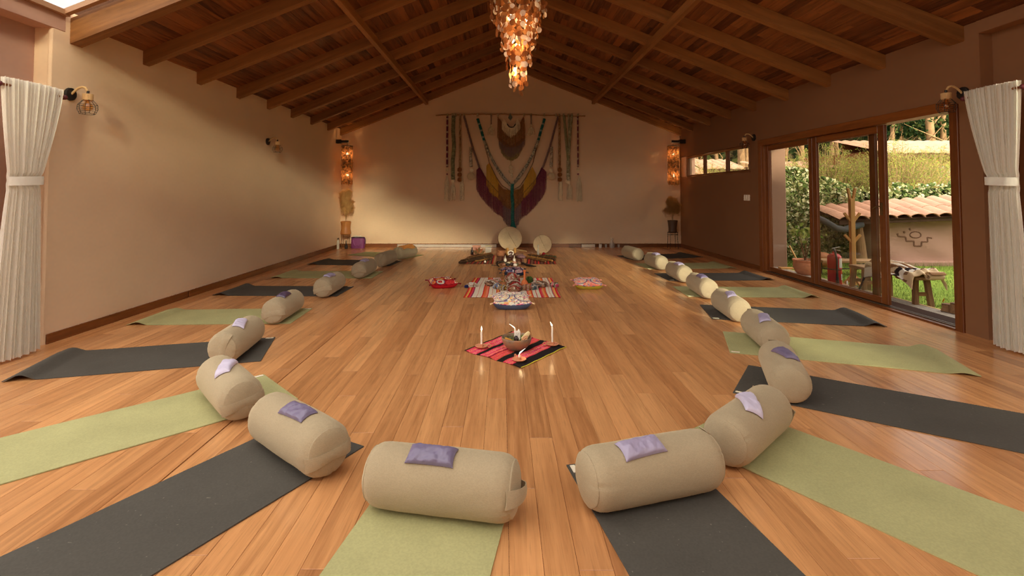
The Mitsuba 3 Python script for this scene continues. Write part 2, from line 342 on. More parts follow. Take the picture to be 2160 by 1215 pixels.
D = 'door_1'
lab(D, 'brown wooden sliding glass door in the right wall, its near leaf slid open', kind='structure')
W(D, bx(XR - 0.02, XR + TW, 4.70, 4.79, -0.02, 2.15, 0.004), 'frame_wood', 2)
W(D + '__jamb', join(bx(XR - 0.02, XR + 0.03, 8.29, 8.40, 0, 2.15, 0.004), bx(XR + 0.03, XR + TW, 8.30, 8.34, 0, 2.15, 0.003)), 'frame_wood', 2)
W(D + '__head', bx(XR - 0.02, XR + TW, 4.79, 8.40, 2.09, 2.19, 0.004), 'frame_wood', 1)
W(D + '__sill', bx(XR - 0.03, XR + 0.085, 4.79, 8.29, -0.02, 0.018, 0.004), 'frame_wood', 1)
P(D + '__track', join(*[bx(XR + x, XR + x + 0.008, 4.80, 8.28, 0.014, 0.03) for x in (0.03, 0.072)]), 'vc_metal', col=C(150, 145, 135))
for k, (x0, ya, yb) in enumerate(((0.038, 7.02, 8.27), (0.038, 5.69, 7.03), (0.098, 5.92, 7.18))):
    L = D + '__leaf' if k == 0 else D + f'__leaf_{k:03d}'
    key_for(D + '__leaf')
    xa, xb = XR + x0 + 0.004 * k, XR + x0 + 0.042
    w = 0.10 if k else 0.085
    for y0, y1 in ((ya, ya + w), (yb - w, yb)): W(L + '__stile', bx(xa, xb, y0, y1, 0.035, 2.085, 0.004), 'frame_wood', 2)
    W(L + '__rail', bx(xa, xb, ya + w, yb - w, 2.0, 2.085, 0.004), 'frame_wood', 1)
    W(L + '__rail', bx(xa, xb, ya + w, yb - w, 0.035, 0.105, 0.004), 'frame_wood', 1)
    pane(L + '__pane', (xa + xb) / 2, ya + w, yb - w, 0.105, 2.0)
    if k == 1:
        P(L + '__handle', join(tube([(xa, 5.755, 1.15), (xa - 0.03, 5.755, 1.15), (xa - 0.035, 5.80, 1.145), (xa - 0.03, 5.85, 1.12)], 0.007), bx(xa - 0.004, xa, 5.735, 5.775, 1.05, 1.19)), 'vc_metal', smooth=40, col=C(140, 118, 84))

WN = 'window_3'
lab(WN, 'long low window high in the right wall near the back corner', kind='structure')
W(WN, bx(XR + 0.03, XR + 0.09, 8.70, 11.81, 2.115, 2.165, 0.003), 'frame_wood', 1)
W(WN + '__rail', bx(XR + 0.03, XR + 0.09, 8.70, 11.81, 1.69, 1.725, 0.003), 'frame_wood', 1)
W(WN + '__sill', bx(XR - 0.012, XR + 0.03, 8.70, 11.81, 1.672, 1.692, 0.003), 'frame_wood', 1)
for y in (8.70, 9.66, 10.75, 11.745): W(WN + '__mullion', bx(XR + 0.03, XR + 0.09, y, y + 0.065, 1.725, 2.115, 0.003), 'frame_wood', 2)
for ya, yb in ((8.765, 9.66), (9.725, 10.75), (10.815, 11.745)): pane(WN + '__pane', XR + 0.06, ya, yb, 1.725, 2.115)
P('trim_4', bx(XR + 0.012, XR + TW, 11.81, 12.10, 1.69, 2.165, 0.003), 'cream_plaster'); lab('trim_4', 'pale panel between the high window and the back corner', kind='structure')

# ---------------------------------------------------------------- curtains on short rods
def curtain(sgn, X, y0, y1, tie, bot, ztop, label, rodlab):
    th = thing('curtain', label, 'curtain')
    nu, nv = 150, 60
    s = np.linspace(0, 1, nu + 1); z = np.linspace(ztop, 0.02, nv + 1)
    zt = 1.40
    ph = np.cumsum(0.8 + 0.4 * rng.random(nu + 1)); ph = ph / ph[-1] * 2 * PI * 17
    def width(zz):
        if zz > zt: k = ((ztop - zz) / (ztop - zt)) ** 1.35; return y0 + (tie[0] - y0) * k, y1 + (tie[1] - y1) * k
        k = ((zt - zz) / zt) ** 0.8; return tie[0] + (bot[0] - tie[0]) * k, tie[1] + (bot[1] - tie[1]) * k
    V = np.zeros((nu + 1, nv + 1, 3))
    for j, zz in enumerate(z):
        a, b = width(zz); w = b - a
        amp = 0.016 + 0.012 * abs(zz - zt) / 1.0
        q = np.sin(ph) + 0.25 * np.sin(ph * 0.37 + 1.0 + 0.3 * zz)
        yy = a + s * w + 0.25 * w / 15 * np.sin(2 * ph + 0.8)
        bulge = (0.03 * np.sin(PI * s) + 0.02) * (1 if abs(zz - zt) > 0.06 else 0.6)
        V[:, j] = np.stack([X - sgn * bulge - sgn * amp * q, yy, np.full(nu + 1, zz) + (0.004 * np.sin(ph * 0.7) if j == nv else 0)], 1)
    I = np.arange((nu + 1) * (nv + 1)).reshape(nu + 1, nv + 1)
    f = tri(np.stack([I[:-1, :-1], I[1:, :-1], I[1:, 1:], I[:-1, 1:]], -1).reshape(-1, 4))
    P(th + '__panel', tm(V.reshape(-1, 3), f), 'curtain_cloth', smooth=True)
    a, b = tie; n = 40; ang = np.linspace(0, 2 * PI, n, endpoint=False)
    ring = [(X - sgn * 0.03 + 0.062 * math.cos(t), (a + b) / 2 + ((b - a) / 2 + 0.012) * math.sin(t)) for t in ang]
    v = np.array([(x, y, zz + 0.012 * ((y - a) / (b - a))) for zz in (1.36, 1.43) for x, y in ring])
    P(th + '__tieback', tm(v, tri([[i, (i + 1) % n, n + (i + 1) % n, n + i] for i in range(n)])), 'curtain_cloth', smooth=True)
    r = thing('curtain_rod', rodlab, 'curtain rod')
    zr = ztop - 0.06
    xr = X - sgn * 0.02
    W(r + '__rod', tube([(xr, y0 - 0.02, zr), (xr, y1 + 0.02, zr)], 0.011, 12), 'frame_wood', 1)
    for y in (y0 - 0.02, y1 + 0.02): P(r + '__finial', mv(trimesh.creation.icosphere(2, 0.022), xr, y, zr), 'vc_satin', smooth=True, col=C(88, 28, 34))
    for y in (y0 + 0.06, y1 - 0.06): P(r + '__bracket', bar((xr, y, zr), (XL - TW if sgn < 0 else XR + 0.12, y, zr), 0.012, 0.012), 'vc_satin', col=C(60, 24, 24))
scene['curtain_cloth'] = {'type': 'principledthin', 'base_color': {'type': 'rgb', 'value': C(238, 234, 224).tolist()}, 'roughness': 0.9, 'diff_trans': 0.55}
curtain(-1, -3.86, 3.80, 4.33, (3.88, 4.14), (3.76, 4.17), 2.20, 'white pleated curtain tied at its waist, before the left wall', 'dark red rod with round finials holding the left curtain')
curtain(1, 4.21, 4.02, 4.50, (4.07, 4.31), (4.0, 4.29), 2.22, 'white pleated curtain tied at its waist, beside the open glass door', 'dark red rod with round finials holding the curtain by the glass door')

# ---------------------------------------------------------------- caged wall lamps
def cage_lamp(X, Y, Z, sgn, label):
    t = thing('wall_lamp', label, 'wall lamp', 'caged wall lamps with rope arms')
    to = T().translate([X, Y, Z]).scale([sgn, 1, 1])
    plate = rt(lathe([(0, 0), (0.056, 0), (0.058, 0.006), (0.056, 0.022), (0.05, 0.026), (0, 0.027)], 28), [0, 1, 0], 90)
    P(t + '__wall_plate', plate, 'vc_satin', smooth=40, col=C(26, 22, 20), to=to)
    s = np.linspace(0, 1, 26); px = 0.02 + 0.15 * s; pz = 0.065 * np.sin(np.clip(s * 1.25, 0, 1.25) * PI * 0.62) - 0.03 * np.clip((s - 0.85) / 0.15, 0, 1)
    rope = tube(np.stack([px, 0 * px, pz], 1), 0.0095 + 0.0012 * (np.arange(26) % 2), 10)
    P(t + '__rope_arm', rope, 'vc_matte', smooth=True, col=C(196, 160, 112), to=to)
    cx, top = 0.17, 0.005
    P(t + '__collar', mv(lathe([(0, 0), (0.011, 0), (0.011, 0.03), (0, 0.03)], 12), cx, 0, top - 0.005), 'vc_satin', smooth=40, col=C(36, 24, 18), to=to)
    P(t + '__rope_cap', mv(lathe([(0, 0.0), (0.037, 0)] + [(0.040 + 0.0015 * (k % 2), -0.004 * k) for k in range(15)] + [(0.037, -0.06), (0, -0.06)], 24), cx, 0, top - 0.004), 'vc_matte', smooth=50, col=C(190, 152, 106), to=to)
    bulb = [(0.012, -0.055), (0.014, -0.07), (0.024, -0.088), (0.036, -0.108), (0.040, -0.125), (0.036, -0.143), (0.022, -0.156), (0, -0.16)]
    P(t + '__bulb', mv(lathe(bulb, 20), cx, 0, top), 'amber_glass', smooth=True, to=to)
    P(t + '__filament', mv(tube([(0.006 * math.cos(k * 1.9), 0.006 * math.sin(k * 1.9), -0.075 - 0.005 * k) for k in range(12)], 0.0012, 5), cx, 0, top), 'vc_satin', col=C(200, 140, 70), to=to)
    cg = []
    prof = [(0.040, -0.062), (0.076, -0.105), (0.078, -0.145), (0.060, -0.185)]
    for k in range(6):
        a = k * PI / 3 + 0.4; cg.append(tube([(r * math.cos(a), r * math.sin(a), z) for r, z in prof], 0.0022, 5))
    for r, z in ((0.040, -0.062), (0.076, -0.105), (0.0775, -0.125), (0.078, -0.145), (0.069, -0.165), (0.060, -0.185)):
        pts = [(r * math.cos(a), r * math.sin(a), z) for a in np.linspace(0, 2 * PI, 7) + 0.4]
        cg.append(tube(pts, 0.0022 if z in (-0.062, -0.105, -0.185) else 0.0012, 5))
    P(t + '__wire_cage', mv(join(*cg), cx, 0, top), 'vc_satin', col=C(40, 28, 22), to=to)
scene['amber_glass'] = {'type': 'thindielectric', 'int_ior': 1.5, 'specular_transmittance': {'type': 'rgb', 'value': [0.95, 0.72, 0.42]}}
cage_lamp(XL, 4.51, 2.20, 1, 'caged wall lamp on the left wall beside the curtain')
cage_lamp(XL, 8.33, 2.165, 1, 'caged wall lamp half way along the left wall')
cage_lamp(XR, 4.64, 2.235, -1, 'caged wall lamp over the corner of the open door, beside the curtain')
cage_lamp(XR, 8.54, 2.255, -1, 'caged wall lamp on the brown wall between the door and the high window')

t = thing('light_switch', 'white triple light switch on the brown wall left of the glass door', 'light switch')
for k in range(3):
    y = 8.72 + k * 0.078
    P(t + '__plate', bx(XR - 0.008, XR, y, y + 0.066, 1.17, 1.275, 0.003), 'vc_satin', col=C(228, 214, 194))
    P(t + '__rocker', bx(XR - 0.012, XR - 0.008, y + 0.018, y + 0.048, 1.195, 1.25, 0.002), 'vc_satin', col=C(236, 226, 210))

# ---------------------------------------------------------------- shell chandelier under the ridge
scene['dark_shell'] = {'type': 'principledthin', 'base_color': VCOL, 'roughness': 0.25, 'diff_trans': 0.6, 'spec_trans': 0.0}
scene['shell'] = {'type': 'principledthin', 'base_color': VCOL, 'roughness': 0.28, 'diff_trans': 0.8, 'spec_trans': 0.0}
def emitter(c, k): return {'type': 'area', 'radiance': {'type': 'rgb', 'value': [float(x * k) for x in c]}}
WARM = (1.0, 0.61, 0.27)
def disc(r, n=12):
    a = np.arange(n) * 2 * PI / n
    v = np.vstack([[0, 0.0, 0], np.c_[r * np.cos(a), 0 * a, r * np.sin(a)]]); v[1:, 1] = 0.0; v[0, 1] = -0.06 * r
    return tm(v, [[0, 1 + k, 1 + (k + 1) % n] for k in range(n)])
ch = thing('chandelier', 'tall amber chandelier of shell discs hanging from the ridge', 'chandelier')
CX, CY, CB = 0.19, 6.15, 2.44
r3 = np.random.default_rng(5)
spots = []
tiers = [(0.05, 0.02, 3), (0.10, 0.16, 6), (0.155, 0.42, 10), (0.215, 0.62, 13), (0.27, 0.80, 16), (0.335, 1.02, 20)]
for R, zb, cols in tiers:
    for c in range(cols):
        a = 2 * PI * (c + r3.uniform(-0.25, 0.25)) / cols + R * 9
        z = CB + zb + r3.uniform(-0.03, 0.07) + (0.0 if R > 0.06 else (0.0, 0.10, 0.22)[c])
        top = CB + zb + (0.62 if R < 0.3 else 0.85)
        z_low = z
        while z < top:
            spots.append((CX + R * math.cos(a), CY + R * math.sin(a), z + 0.036, a)); z += 0.066
        P(ch + '__string', tube([(CX + R * math.cos(a), CY + R * math.sin(a), z_low + 0.03), (CX + R * math.cos(a) * 0.98, CY + R * math.sin(a) * 0.98, top + 0.05)], 0.0012, 4), 'vc_satin', col=C(120, 80, 50))
spots.sort(key=lambda s: (s[2] > 3.45, s[1]))
small = {}
for v in range(9):
    tone = [(0.44, 0.19, 0.075), (0.80, 0.75, 0.70), (0.32, 0.125, 0.045), (0.46, 0.23, 0.10), (0.86, 0.82, 0.78)][v % 5]
    small[v] = mikit.ply(disc(0.031 + 0.003 * (v % 4)), 'shell', False, color=np.tile(tone, (13, 1)))
more = []
for i, (x, y, z, a) in enumerate(spots):
    v = int(r3.integers(9)); ry = math.degrees(a) + 90 + r3.normal(0, 38); tl = r3.normal(0, 14)
    to = T().translate([x, y, z]).rotate([0, 0, 1], ry).rotate([1, 0, 0], tl)
    if i < 299: scene[key_for(ch + '__shell_disc')] = {**small[v], 'to_world': to}
    else: more.append((to, v))
mm, mc = [], []
for to, v in more:
    m = disc(0.031 + 0.003 * (v % 4)); m.apply_transform(np.array(to.matrix)); mm.append(m)
    mc.append(np.tile([(0.44, 0.19, 0.075), (0.80, 0.75, 0.70), (0.32, 0.125, 0.045), (0.46, 0.23, 0.10), (0.86, 0.82, 0.78)][v % 5], (13, 1)))
if mm:
    k = P(ch + '__shell_cluster', join(*mm), 'shell', col=np.vstack(mc)); lab(k, 'further shell discs at the back and top of the chandelier', kind='stuff')
for R, zb, cols in tiers:
    z = CB + zb + (0.62 if R < 0.3 else 0.85) + 0.05
    a = np.linspace(0, 2 * PI, 33)
    P(ch + '__hoop', tube(np.stack([CX + R * np.cos(a), CY + R * np.sin(a), np.full(33, z)], 1), 0.005, 6), 'vc_satin', smooth=True, col=C(96, 62, 36))
P(ch + '__stem', tube([(CX, CY, CB + 0.6), (CX, CY, deck(CX) - 0.01)], 0.006, 8), 'vc_satin', smooth=True, col=C(60, 40, 26))
for x, y, z, k in ((CX - 0.045, CY - 0.03, 2.80, 260), (CX - 0.01, CY - 0.06, 3.13, 260), (CX + 0.09, CY - 0.04, 3.43, 200), (CX - 0.1, CY + 0.05, 3.50, 200)):
    b = mv(lathe([(0, -0.05), (0.012, -0.046), (0.024, -0.03), (0.028, -0.012), (0.022, 0.012), (0.013, 0.03), (0.012, 0.05), (0, 0.052)], 16), x, y, z)
    key = P(ch + '__bulb', b, 'vc_matte', smooth=True, col=(0.8, 0.6, 0.4)); scene[key]['emitter'] = emitter(WARM, LAMP * k / 110)
    P(ch + '__socket', mv(lathe([(0, 0.05), (0.014, 0.05), (0.016, 0.09), (0, 0.1)], 12), x, y, z), 'vc_satin', smooth=40, col=C(60, 44, 30))

# shell wall lights in the back corners
def corner_light(x, y, label):
    t = thing('shell_lamp', label, 'lamp', 'shell cylinder lamps in the back corners')
    zb, zt, R = 1.505, 2.41, 0.122
    ms, cs_ = [], []
    q = np.random.default_rng(int(abs(x) * 100))
    for c in range(26):
        a = 2 * PI * c / 26; z = zb + q.uniform(0, 0.05)
        while z < zt:
            m = disc(0.021, 8); m = rt(m, [1, 0, 0], q.normal(0, 10)); m = rt(m, [0, 0, 1], math.degrees(a) + 90 + q.normal(0, 24))
            ms.append(mv(m, x + R * math.cos(a), y + R * math.sin(a), z)); z += 0.034
            cs_.append(np.tile([(0.20, 0.075, 0.025), (0.13, 0.05, 0.018), (0.27, 0.11, 0.04), (0.07, 0.03, 0.015)][int(q.integers(4))], (9, 1)))
    k = P(t + '__shell_curtain', join(*ms), 'dark_shell', col=np.vstack(cs_)); lab(k, 'dark amber shell discs strung into a cylinder', kind='stuff')
    a = np.linspace(0, 2 * PI, 33)
    P(t + '__hoop', join(tube(np.stack([x + R * np.cos(a), y + R * np.sin(a), np.full(33, zt + 0.01)], 1), 0.008, 6), *[bar((x - R * c, y - R * s, zt + 0.01), (x + R * c, y + R * s, zt + 0.01), 0.01, 0.006) for c, s in ((1, 0), (0, 1))]), 'vc_satin', smooth=30, col=C(34, 22, 16))
    P(t + '__chain', tube([(x, y, zt), (x, y, zt + 0.10)], 0.005, 6), 'vc_satin', col=C(30, 20, 14))
    sx = -1 if x < 0 else 1
    P(t + '__bracket', bx(min(x - sx * 0.03, x + sx * 0.145), max(x - sx * 0.03, x + sx * 0.145), y - 0.02, y + 0.02, zt + 0.085, zt + 0.145, 0.006), 'vc_satin', col=C(30, 20, 14))
    P(t + '__bracket_plate', bx(x + sx * 0.145 if sx > 0 else XL, XR if sx > 0 else x + sx * 0.145, y - 0.035, y + 0.035, zt + 0.07, zt + 0.16, 0.004), 'vc_satin', col=C(30, 20, 14))
    P(t + '__stem', tube([(x, y, 1.76), (x, y, zt)], 0.004, 6), 'vc_satin', col=C(30, 20, 14))
    for z in (1.735, 2.235):
        key = P(t + '__bulb', mv(lathe([(0, -0.04), (0.02, -0.03), (0.026, -0.01), (0.02, 0.012), (0.012, 0.03), (0, 0.034)], 14), x + 0.012, y, z), 'vc_matte', smooth=True, col=(0.8, 0.6, 0.4))
        scene[key]['emitter'] = emitter(WARM, LAMP * 6.0)
corner_light(-3.68, 11.78, 'glowing cylinder lamp of dark shells in the left back corner')
corner_light(4.02, 11.78, 'glowing cylinder lamp of dark shells in the right back corner')
# ---------------------------------------------------------------- yoga mats in an oval
GREEN, BLACK = C(168, 166, 112), C(58, 56, 52)
def mat_fn(c, dust):
    c = CL(c)
    def fn(p, n, uv):
        a = fbm(p.x * 5, p.y * 5, 3.0, octaves=3); b = noise(p.x * 170, p.y * 170)
        d = smoothstep(0.955, 0.99, noise(p.x * 70, p.y * 70, 9)) * dust
        return mi.Color3f(c) * (1 + 0.22 * (a - 0.5) + 0.14 * (b - 0.5)) + mi.Color3f(0.25, 0.22, 0.17) * d
    return fn
scene['green_mat'] = principled(proc(mat_fn((162, 158, 112), 0.0)), 0.85, 0.25)
scene['black_mat'] = principled(proc(mat_fn((74, 70, 64), 0.3)), 0.85, 0.3)
TAG = C(222, 210, 188)
def yoga_mat(x, y, ang, w, L, green, label, tag=True, curl=0.035, dirt=None):
    t = thing('yoga_mat', label, 'yoga mat', 'yoga mats laid out in an oval')
    a = math.radians(ang); dx, dy = math.cos(a), math.sin(a)
    ph = rng.uniform(0, 6)
    def fn(u, v):
        s = u * L; q = (v - 0.5) * w
        e = np.clip((s - (L - 0.24)) / 0.24, 0, 1)
        z = 0.0055 + curl * np.sin(e * PI * 0.93) ** 2 * (0.75 + 0.25 * np.cos(3 * v + ph)) + 0.0012 * np.sin(7 * u + ph) ** 2
        s = s - 0.03 * e
        return np.stack([x + dx * s - dy * q, y + dy * s + dx * q, z], -1)
    m, u, v = sheet(fn, 60, 10, 0.005)
    P(t + '__sheet', m, 'green_mat' if green else 'black_mat', smooth=35)
    if tag:
        b = bx(0.012, 0.075, -w / 2 + 0.012, -w / 2 + 0.036, 0.007, 0.0086)
        b = mv(rt(b, [0, 0, 1], ang), x, y, 0)
        P(t + '__label_tag', b, 'vc_matte', col=TAG)
    return t
MATS = {   # inner edge's middle, direction outwards, width, length, green?, label
 'L1': (-0.255, 2.19, -99.8, 0.57, 1.73, 1, 'green yoga mat reaching out of the picture bottom, under the bolster left of centre', False),
 'R1': (0.59, 2.485, -79.5, 0.585, 1.73, 0, 'black yoga mat reaching out of the picture bottom, right of the green one at centre', True),
 'L2': (-0.96, 2.745, -119, 0.565, 1.75, 0, 'wide black yoga mat running to the lower left corner of the photo', False),
 'R2': (1.165, 2.885, -54.3, 0.60, 1.9, 1, 'green yoga mat running to the lower right corner of the photo', True),
 'L3': (-1.505, 3.415, -135.5, 0.60, 1.75, 1, 'green yoga mat cut by the left edge of the photo', True),
 'R3': (1.675, 3.56, -34.5, 0.63, 1.8, 0, 'black yoga mat cut by the right edge of the photo', True),
 'L4': (-1.963, 4.233, -164.5, 0.66, 1.66, 0, 'black yoga mat whose curled end almost touches the left edge of the photo', True),
 'R4': (1.957, 4.43, -19.1, 0.66, 1.66, 1, 'green yoga mat whose pointed outer end lies before the right curtain', True),
 'L5': (-2.135, 5.36, -177.5, 0.65, 1.62, 1, 'green yoga mat by the left wall, third green one from the picture bottom', True),
 'R5': (2.226, 5.54, -11.4, 0.67, 1.63, 0, 'black yoga mat with curled end before the open leaf of the glass door', True),
 'L6': (-2.09, 6.685, 178.4, 0.65, 1.63, 0, 'black yoga mat by the left wall with its far corner turned up', True),
 'R6': (2.346, 6.67, -3, 0.68, 1.64, 1, 'green yoga mat with upturned end before the closed leaves of the glass door', True),
 'L7': (-2.0, 8.03, 179, 0.68, 1.6, 1, 'green yoga mat near the left wall, second green one from the back', True),
 'R7': (2.462, 7.81, 2, 0.68, 1.62, 0, 'black yoga mat with rolled end before the left edge of the glass door', True),
 'L8': (-1.98, 9.35, 174, 0.68, 1.6, 0, 'black yoga mat near the left wall, farthest black one on that side', True),
 'R8': (2.469, 8.96, 3.6, 0.68, 1.6, 1, 'green yoga mat at the right back, below the high window', True),
 'L9': (-1.80, 10.29, 157, 0.64, 1.5, 1, 'green yoga mat at the left back before the purple bag', False),
 'R9': (2.45, 10.12, 15, 0.66, 1.62, 0, 'black yoga mat at the right back corner, under the farthest bolster', True)}
for k, (x, y, a, w, L, g, lb, tg) in MATS.items(): yoga_mat(x, y, a, w, L, g, lb, tg, 0.0 if k in ('L1', 'R1', 'L2', 'L9') else 0.045 if k in ('R5', 'R6', 'R7', 'L6', 'L4') else 0.03)

# ---------------------------------------------------------------- bolsters
BOL = C(178, 160, 128)
def canvas(c):
    c = CL(c)
    def fn(p, n, uv):
        a = fbm(p.x * 4, p.y * 4, p.z * 4, octaves=3); b = noise(p.x * 260, p.y * 260, p.z * 260)
        return mi.Color3f(c) * (1 + 0.12 * (a - 0.5) + 0.16 * (b - 0.5))
    return fn
scene['bolster_canvas'] = principled(proc(canvas((160, 144, 118))), 0.92, 0.15, sheen=0.25)
RB, LBOL = 0.121, 0.60
def bolster_meshes(seed):
    q = np.random.default_rng(seed)
    n, hl = 96, LBOL / 2
    th = np.arange(n) * 2 * PI / n
    def settle(v):
        z = v[:, 2]; zb = -RB + 0.010
        v[:, 2] = np.where(z < zb, zb + (z - zb) * 0.12, z); v[:, 1] *= np.where(z < 0, 1.0 + 0.25 * (z / RB) ** 4 * 0.2, 1.0)
        return v
    xs = np.concatenate([[-hl + 0.004, -hl + 0.016, -hl + 0.032], np.linspace(-hl + 0.055, hl - 0.055, 22), [hl - 0.032, hl - 0.016, hl - 0.004]])
    e = np.clip((np.abs(xs) - (hl - 0.06)) / 0.06, 0, 1)
    r = RB * (1 + 0.015 * np.cos(xs / hl * 1.5)) - 0.022 * e ** 2.6
    R = np.repeat(r[:, None], n, 1)
    d = hl - np.abs(xs)[:, None]
    for sg in (-1, 1):
        side = (np.sign(xs) == sg)[:, None]
        puck = np.zeros((len(xs), n))
        for _ in range(16):
            c, w, ln, am = q.uniform(0, 2 * PI), q.uniform(0.03, 0.06), q.uniform(0.02, 0.07), q.uniform(0.001, 0.0035)
            puck -= am * np.exp(-((np.angle(np.exp(1j * (th - c))) / w) ** 2))[None] * np.exp(-d / ln)
        R = R + np.where(side, puck, 0)
    nz = meshkit.fbm(np.stack([np.repeat(xs[:, None], n, 1) * 5, np.cos(th)[None] * np.ones((len(xs), 1)), np.sin(th)[None] * np.ones((len(xs), 1))], -1) * 1.3 + seed, 3, seed)
    R = R + 0.007 * (nz - 0.5)
    v = np.stack([np.repeat(xs[:, None], n, 1), R * np.cos(th), R * np.sin(th)], -1).reshape(-1, 3)
    i, j = np.meshgrid(np.arange(len(xs) - 1), np.arange(n), indexing='ij')
    body = tm(settle(v), tri(np.stack([i * n + j, (i + 1) * n + j, (i + 1) * n + (j + 1) % n, i * n + (j + 1) % n], -1).reshape(-1, 4)))
    out = [body]
    for sg in (-1, 1):
        rr = np.array([1.0, 1.012, 0.985, 0.93, 0.8, 0.6, 0.35, 0.12]) * R[0 if sg < 0 else -1].mean()
        xx = np.array([hl - 0.0045, hl - 0.0005, hl + 0.002, hl + 0.006, hl + 0.013, hl + 0.019, hl + 0.023, hl + 0.024]) * sg
        shape = R[0 if sg < 0 else -1] / R[0 if sg < 0 else -1].mean()
        V = np.stack([np.repeat(xx[:, None], n, 1), rr[:, None] * np.cos(th) * shape, rr[:, None] * np.sin(th) * shape], -1)
        V[4:, :, 0] += sg * 0.006 * (meshkit.fbm(V[4:] * 14 + seed, 2, seed) - 0.5)
        V = np.vstack([V.reshape(-1, 3), [[xx[-1], 0, 0]]])
        i, j = np.meshgrid(np.arange(len(rr) - 1), np.arange(n), indexing='ij')
        f = np.vstack([tri(np.stack([i * n + j, (i + 1) * n + j, (i + 1) * n + (j + 1) % n, i * n + (j + 1) % n], -1).reshape(-1, 4)), [[(len(rr) - 1) * n + k, len(V) - 1, (len(rr) - 1) * n + (k + 1) % n] for k in range(n)]])
        out.append(tm(settle(V), f if sg > 0 else f[:, ::-1]))
    return out
PROTO = [[mikit.ply(m, 'bolster_canvas', True) for m in bolster_meshes(s)] for s in (3, 14, 25)]
def handle_mesh(end, rot, bulge, off=-0.02, wid=0.055):
    s = np.linspace(0, 1, 17)
    def fn(u, v):
        a = (u - 0.5) * 2 * 0.116
        x = LBOL / 2 - 0.012 + 0.036 * (1 - (2 * u - 1) ** 4) + bulge * (1 - (2 * u - 1) ** 2) + 0.004 * np.sin(v * PI)
        w = off + (v - 0.5) * wid * (0.8 + 0.35 * np.abs(2 * u - 1)) + 0.012 * np.sin(u * PI)
        return np.stack([end * x, a * end, w], -1)
    m, _, _ = sheet(fn, 20, 6, 0.004)
    return rt(m, [1, 0, 0], rot)
BOLS = {   # x, y, angle, handle end, handle turn, bulge, label
 'L1': (-0.25, 2.09, -11, 1, -18, 0.022, 'beige bolster at the bottom left of centre, its strap sticking out on the right'),
 'R1': (0.63, 2.18, 17, 1, 90, 0.008, 'beige bolster on the black mat at the bottom centre, right of the nearest green mat'),
 'L2': (-1.02, 2.51, -40, 1, 4, 0.004, 'beige bolster on the wide black mat at lower left, a dark fold across its end'),
 'R2': (1.265, 2.605, 43, 1, 200, 0.002, 'beige bolster on the green mat at lower right, smooth round end towards the viewer'),
 'L3': (-1.68, 3.10, -47, 1, 10, 0.0, 'beige bolster on the green mat cut by the left edge, with creased end'),
 'R3': (1.87, 3.38, 69, 1, 90, 0.006, 'beige bolster on the black mat cut by the right edge'),
 'L4': (-2.15, 4.10, -83, 1, 80, 0.0, 'beige bolster with an upright double strap on its end, near the left wall'),
 'R4': (2.24, 4.34, 79, 1, 90, 0.006, 'beige bolster on the green mat that points to the right curtain'),
 'L5': (-2.29, 5.27, -87, 1, 12, 0.0, 'beige bolster on the third green mat from the left front, fold on its end'),
 'R5': (2.40, 5.33, 84, 1, 90, 0.0, 'beige bolster on the black mat before the open door leaf'),
 'L6': (-2.24, 6.52, -90, 1, 14, 0.0, 'beige bolster on the left black mat with the turned-up corner'),
 'R6': (2.54, 6.44, 86, 1, 90, 0.0, 'beige bolster on the green mat before the closed door leaves'),
 'L7': (-2.18, 7.92, -93, 1, 12, 0.0, 'beige bolster with a lavender pillow on the second green mat from the left back'),
 'R7': (2.64, 7.56, 89, 1, 90, 0.0, 'beige bolster on the black mat with rolled end before the door frame'),
 'L8': (-2.12, 9.10, -98, 1, 84, 0.0, 'bare beige bolster without pillow on the farthest black mat at left'),
 'R8': (2.66, 8.74, 94, 1, 90, 0.0, 'beige bolster on the green mat below the high window'),
 'L9': (-1.96, 10.06, -112, 1, 90, 0.0, 'beige bolster under an orange cloth at the left back'),
 'R9': (2.55, 9.90, 99, 1, 90, 0.0, 'bare beige bolster at the right back, farthest on that side')}
def bolster_xf(k):
    x, y, a = BOLS[k][:3]
    return T().translate([x, y, RB + 0.0065 - 0.0012]).rotate([0, 0, 1], a)
for i, (k, (x, y, a, end, hr, bl, lb)) in enumerate(BOLS.items()):
    t = thing('bolster', lb, 'bolster', 'beige bolsters on the yoga mats')
    to = bolster_xf(k)
    b, e0, e1 = PROTO[i % 3]
    scene[key_for(t + '__body')] = {**b, 'to_world': to}
    scene[key_for(t + '__end_panel')] = {**e0, 'to_world': to}; scene[key_for(t + '__end_panel')] = {**e1, 'to_world': to}
    P(t + '__handle', handle_mesh(end, hr, bl), 'bolster_canvas', smooth=50, to=to)

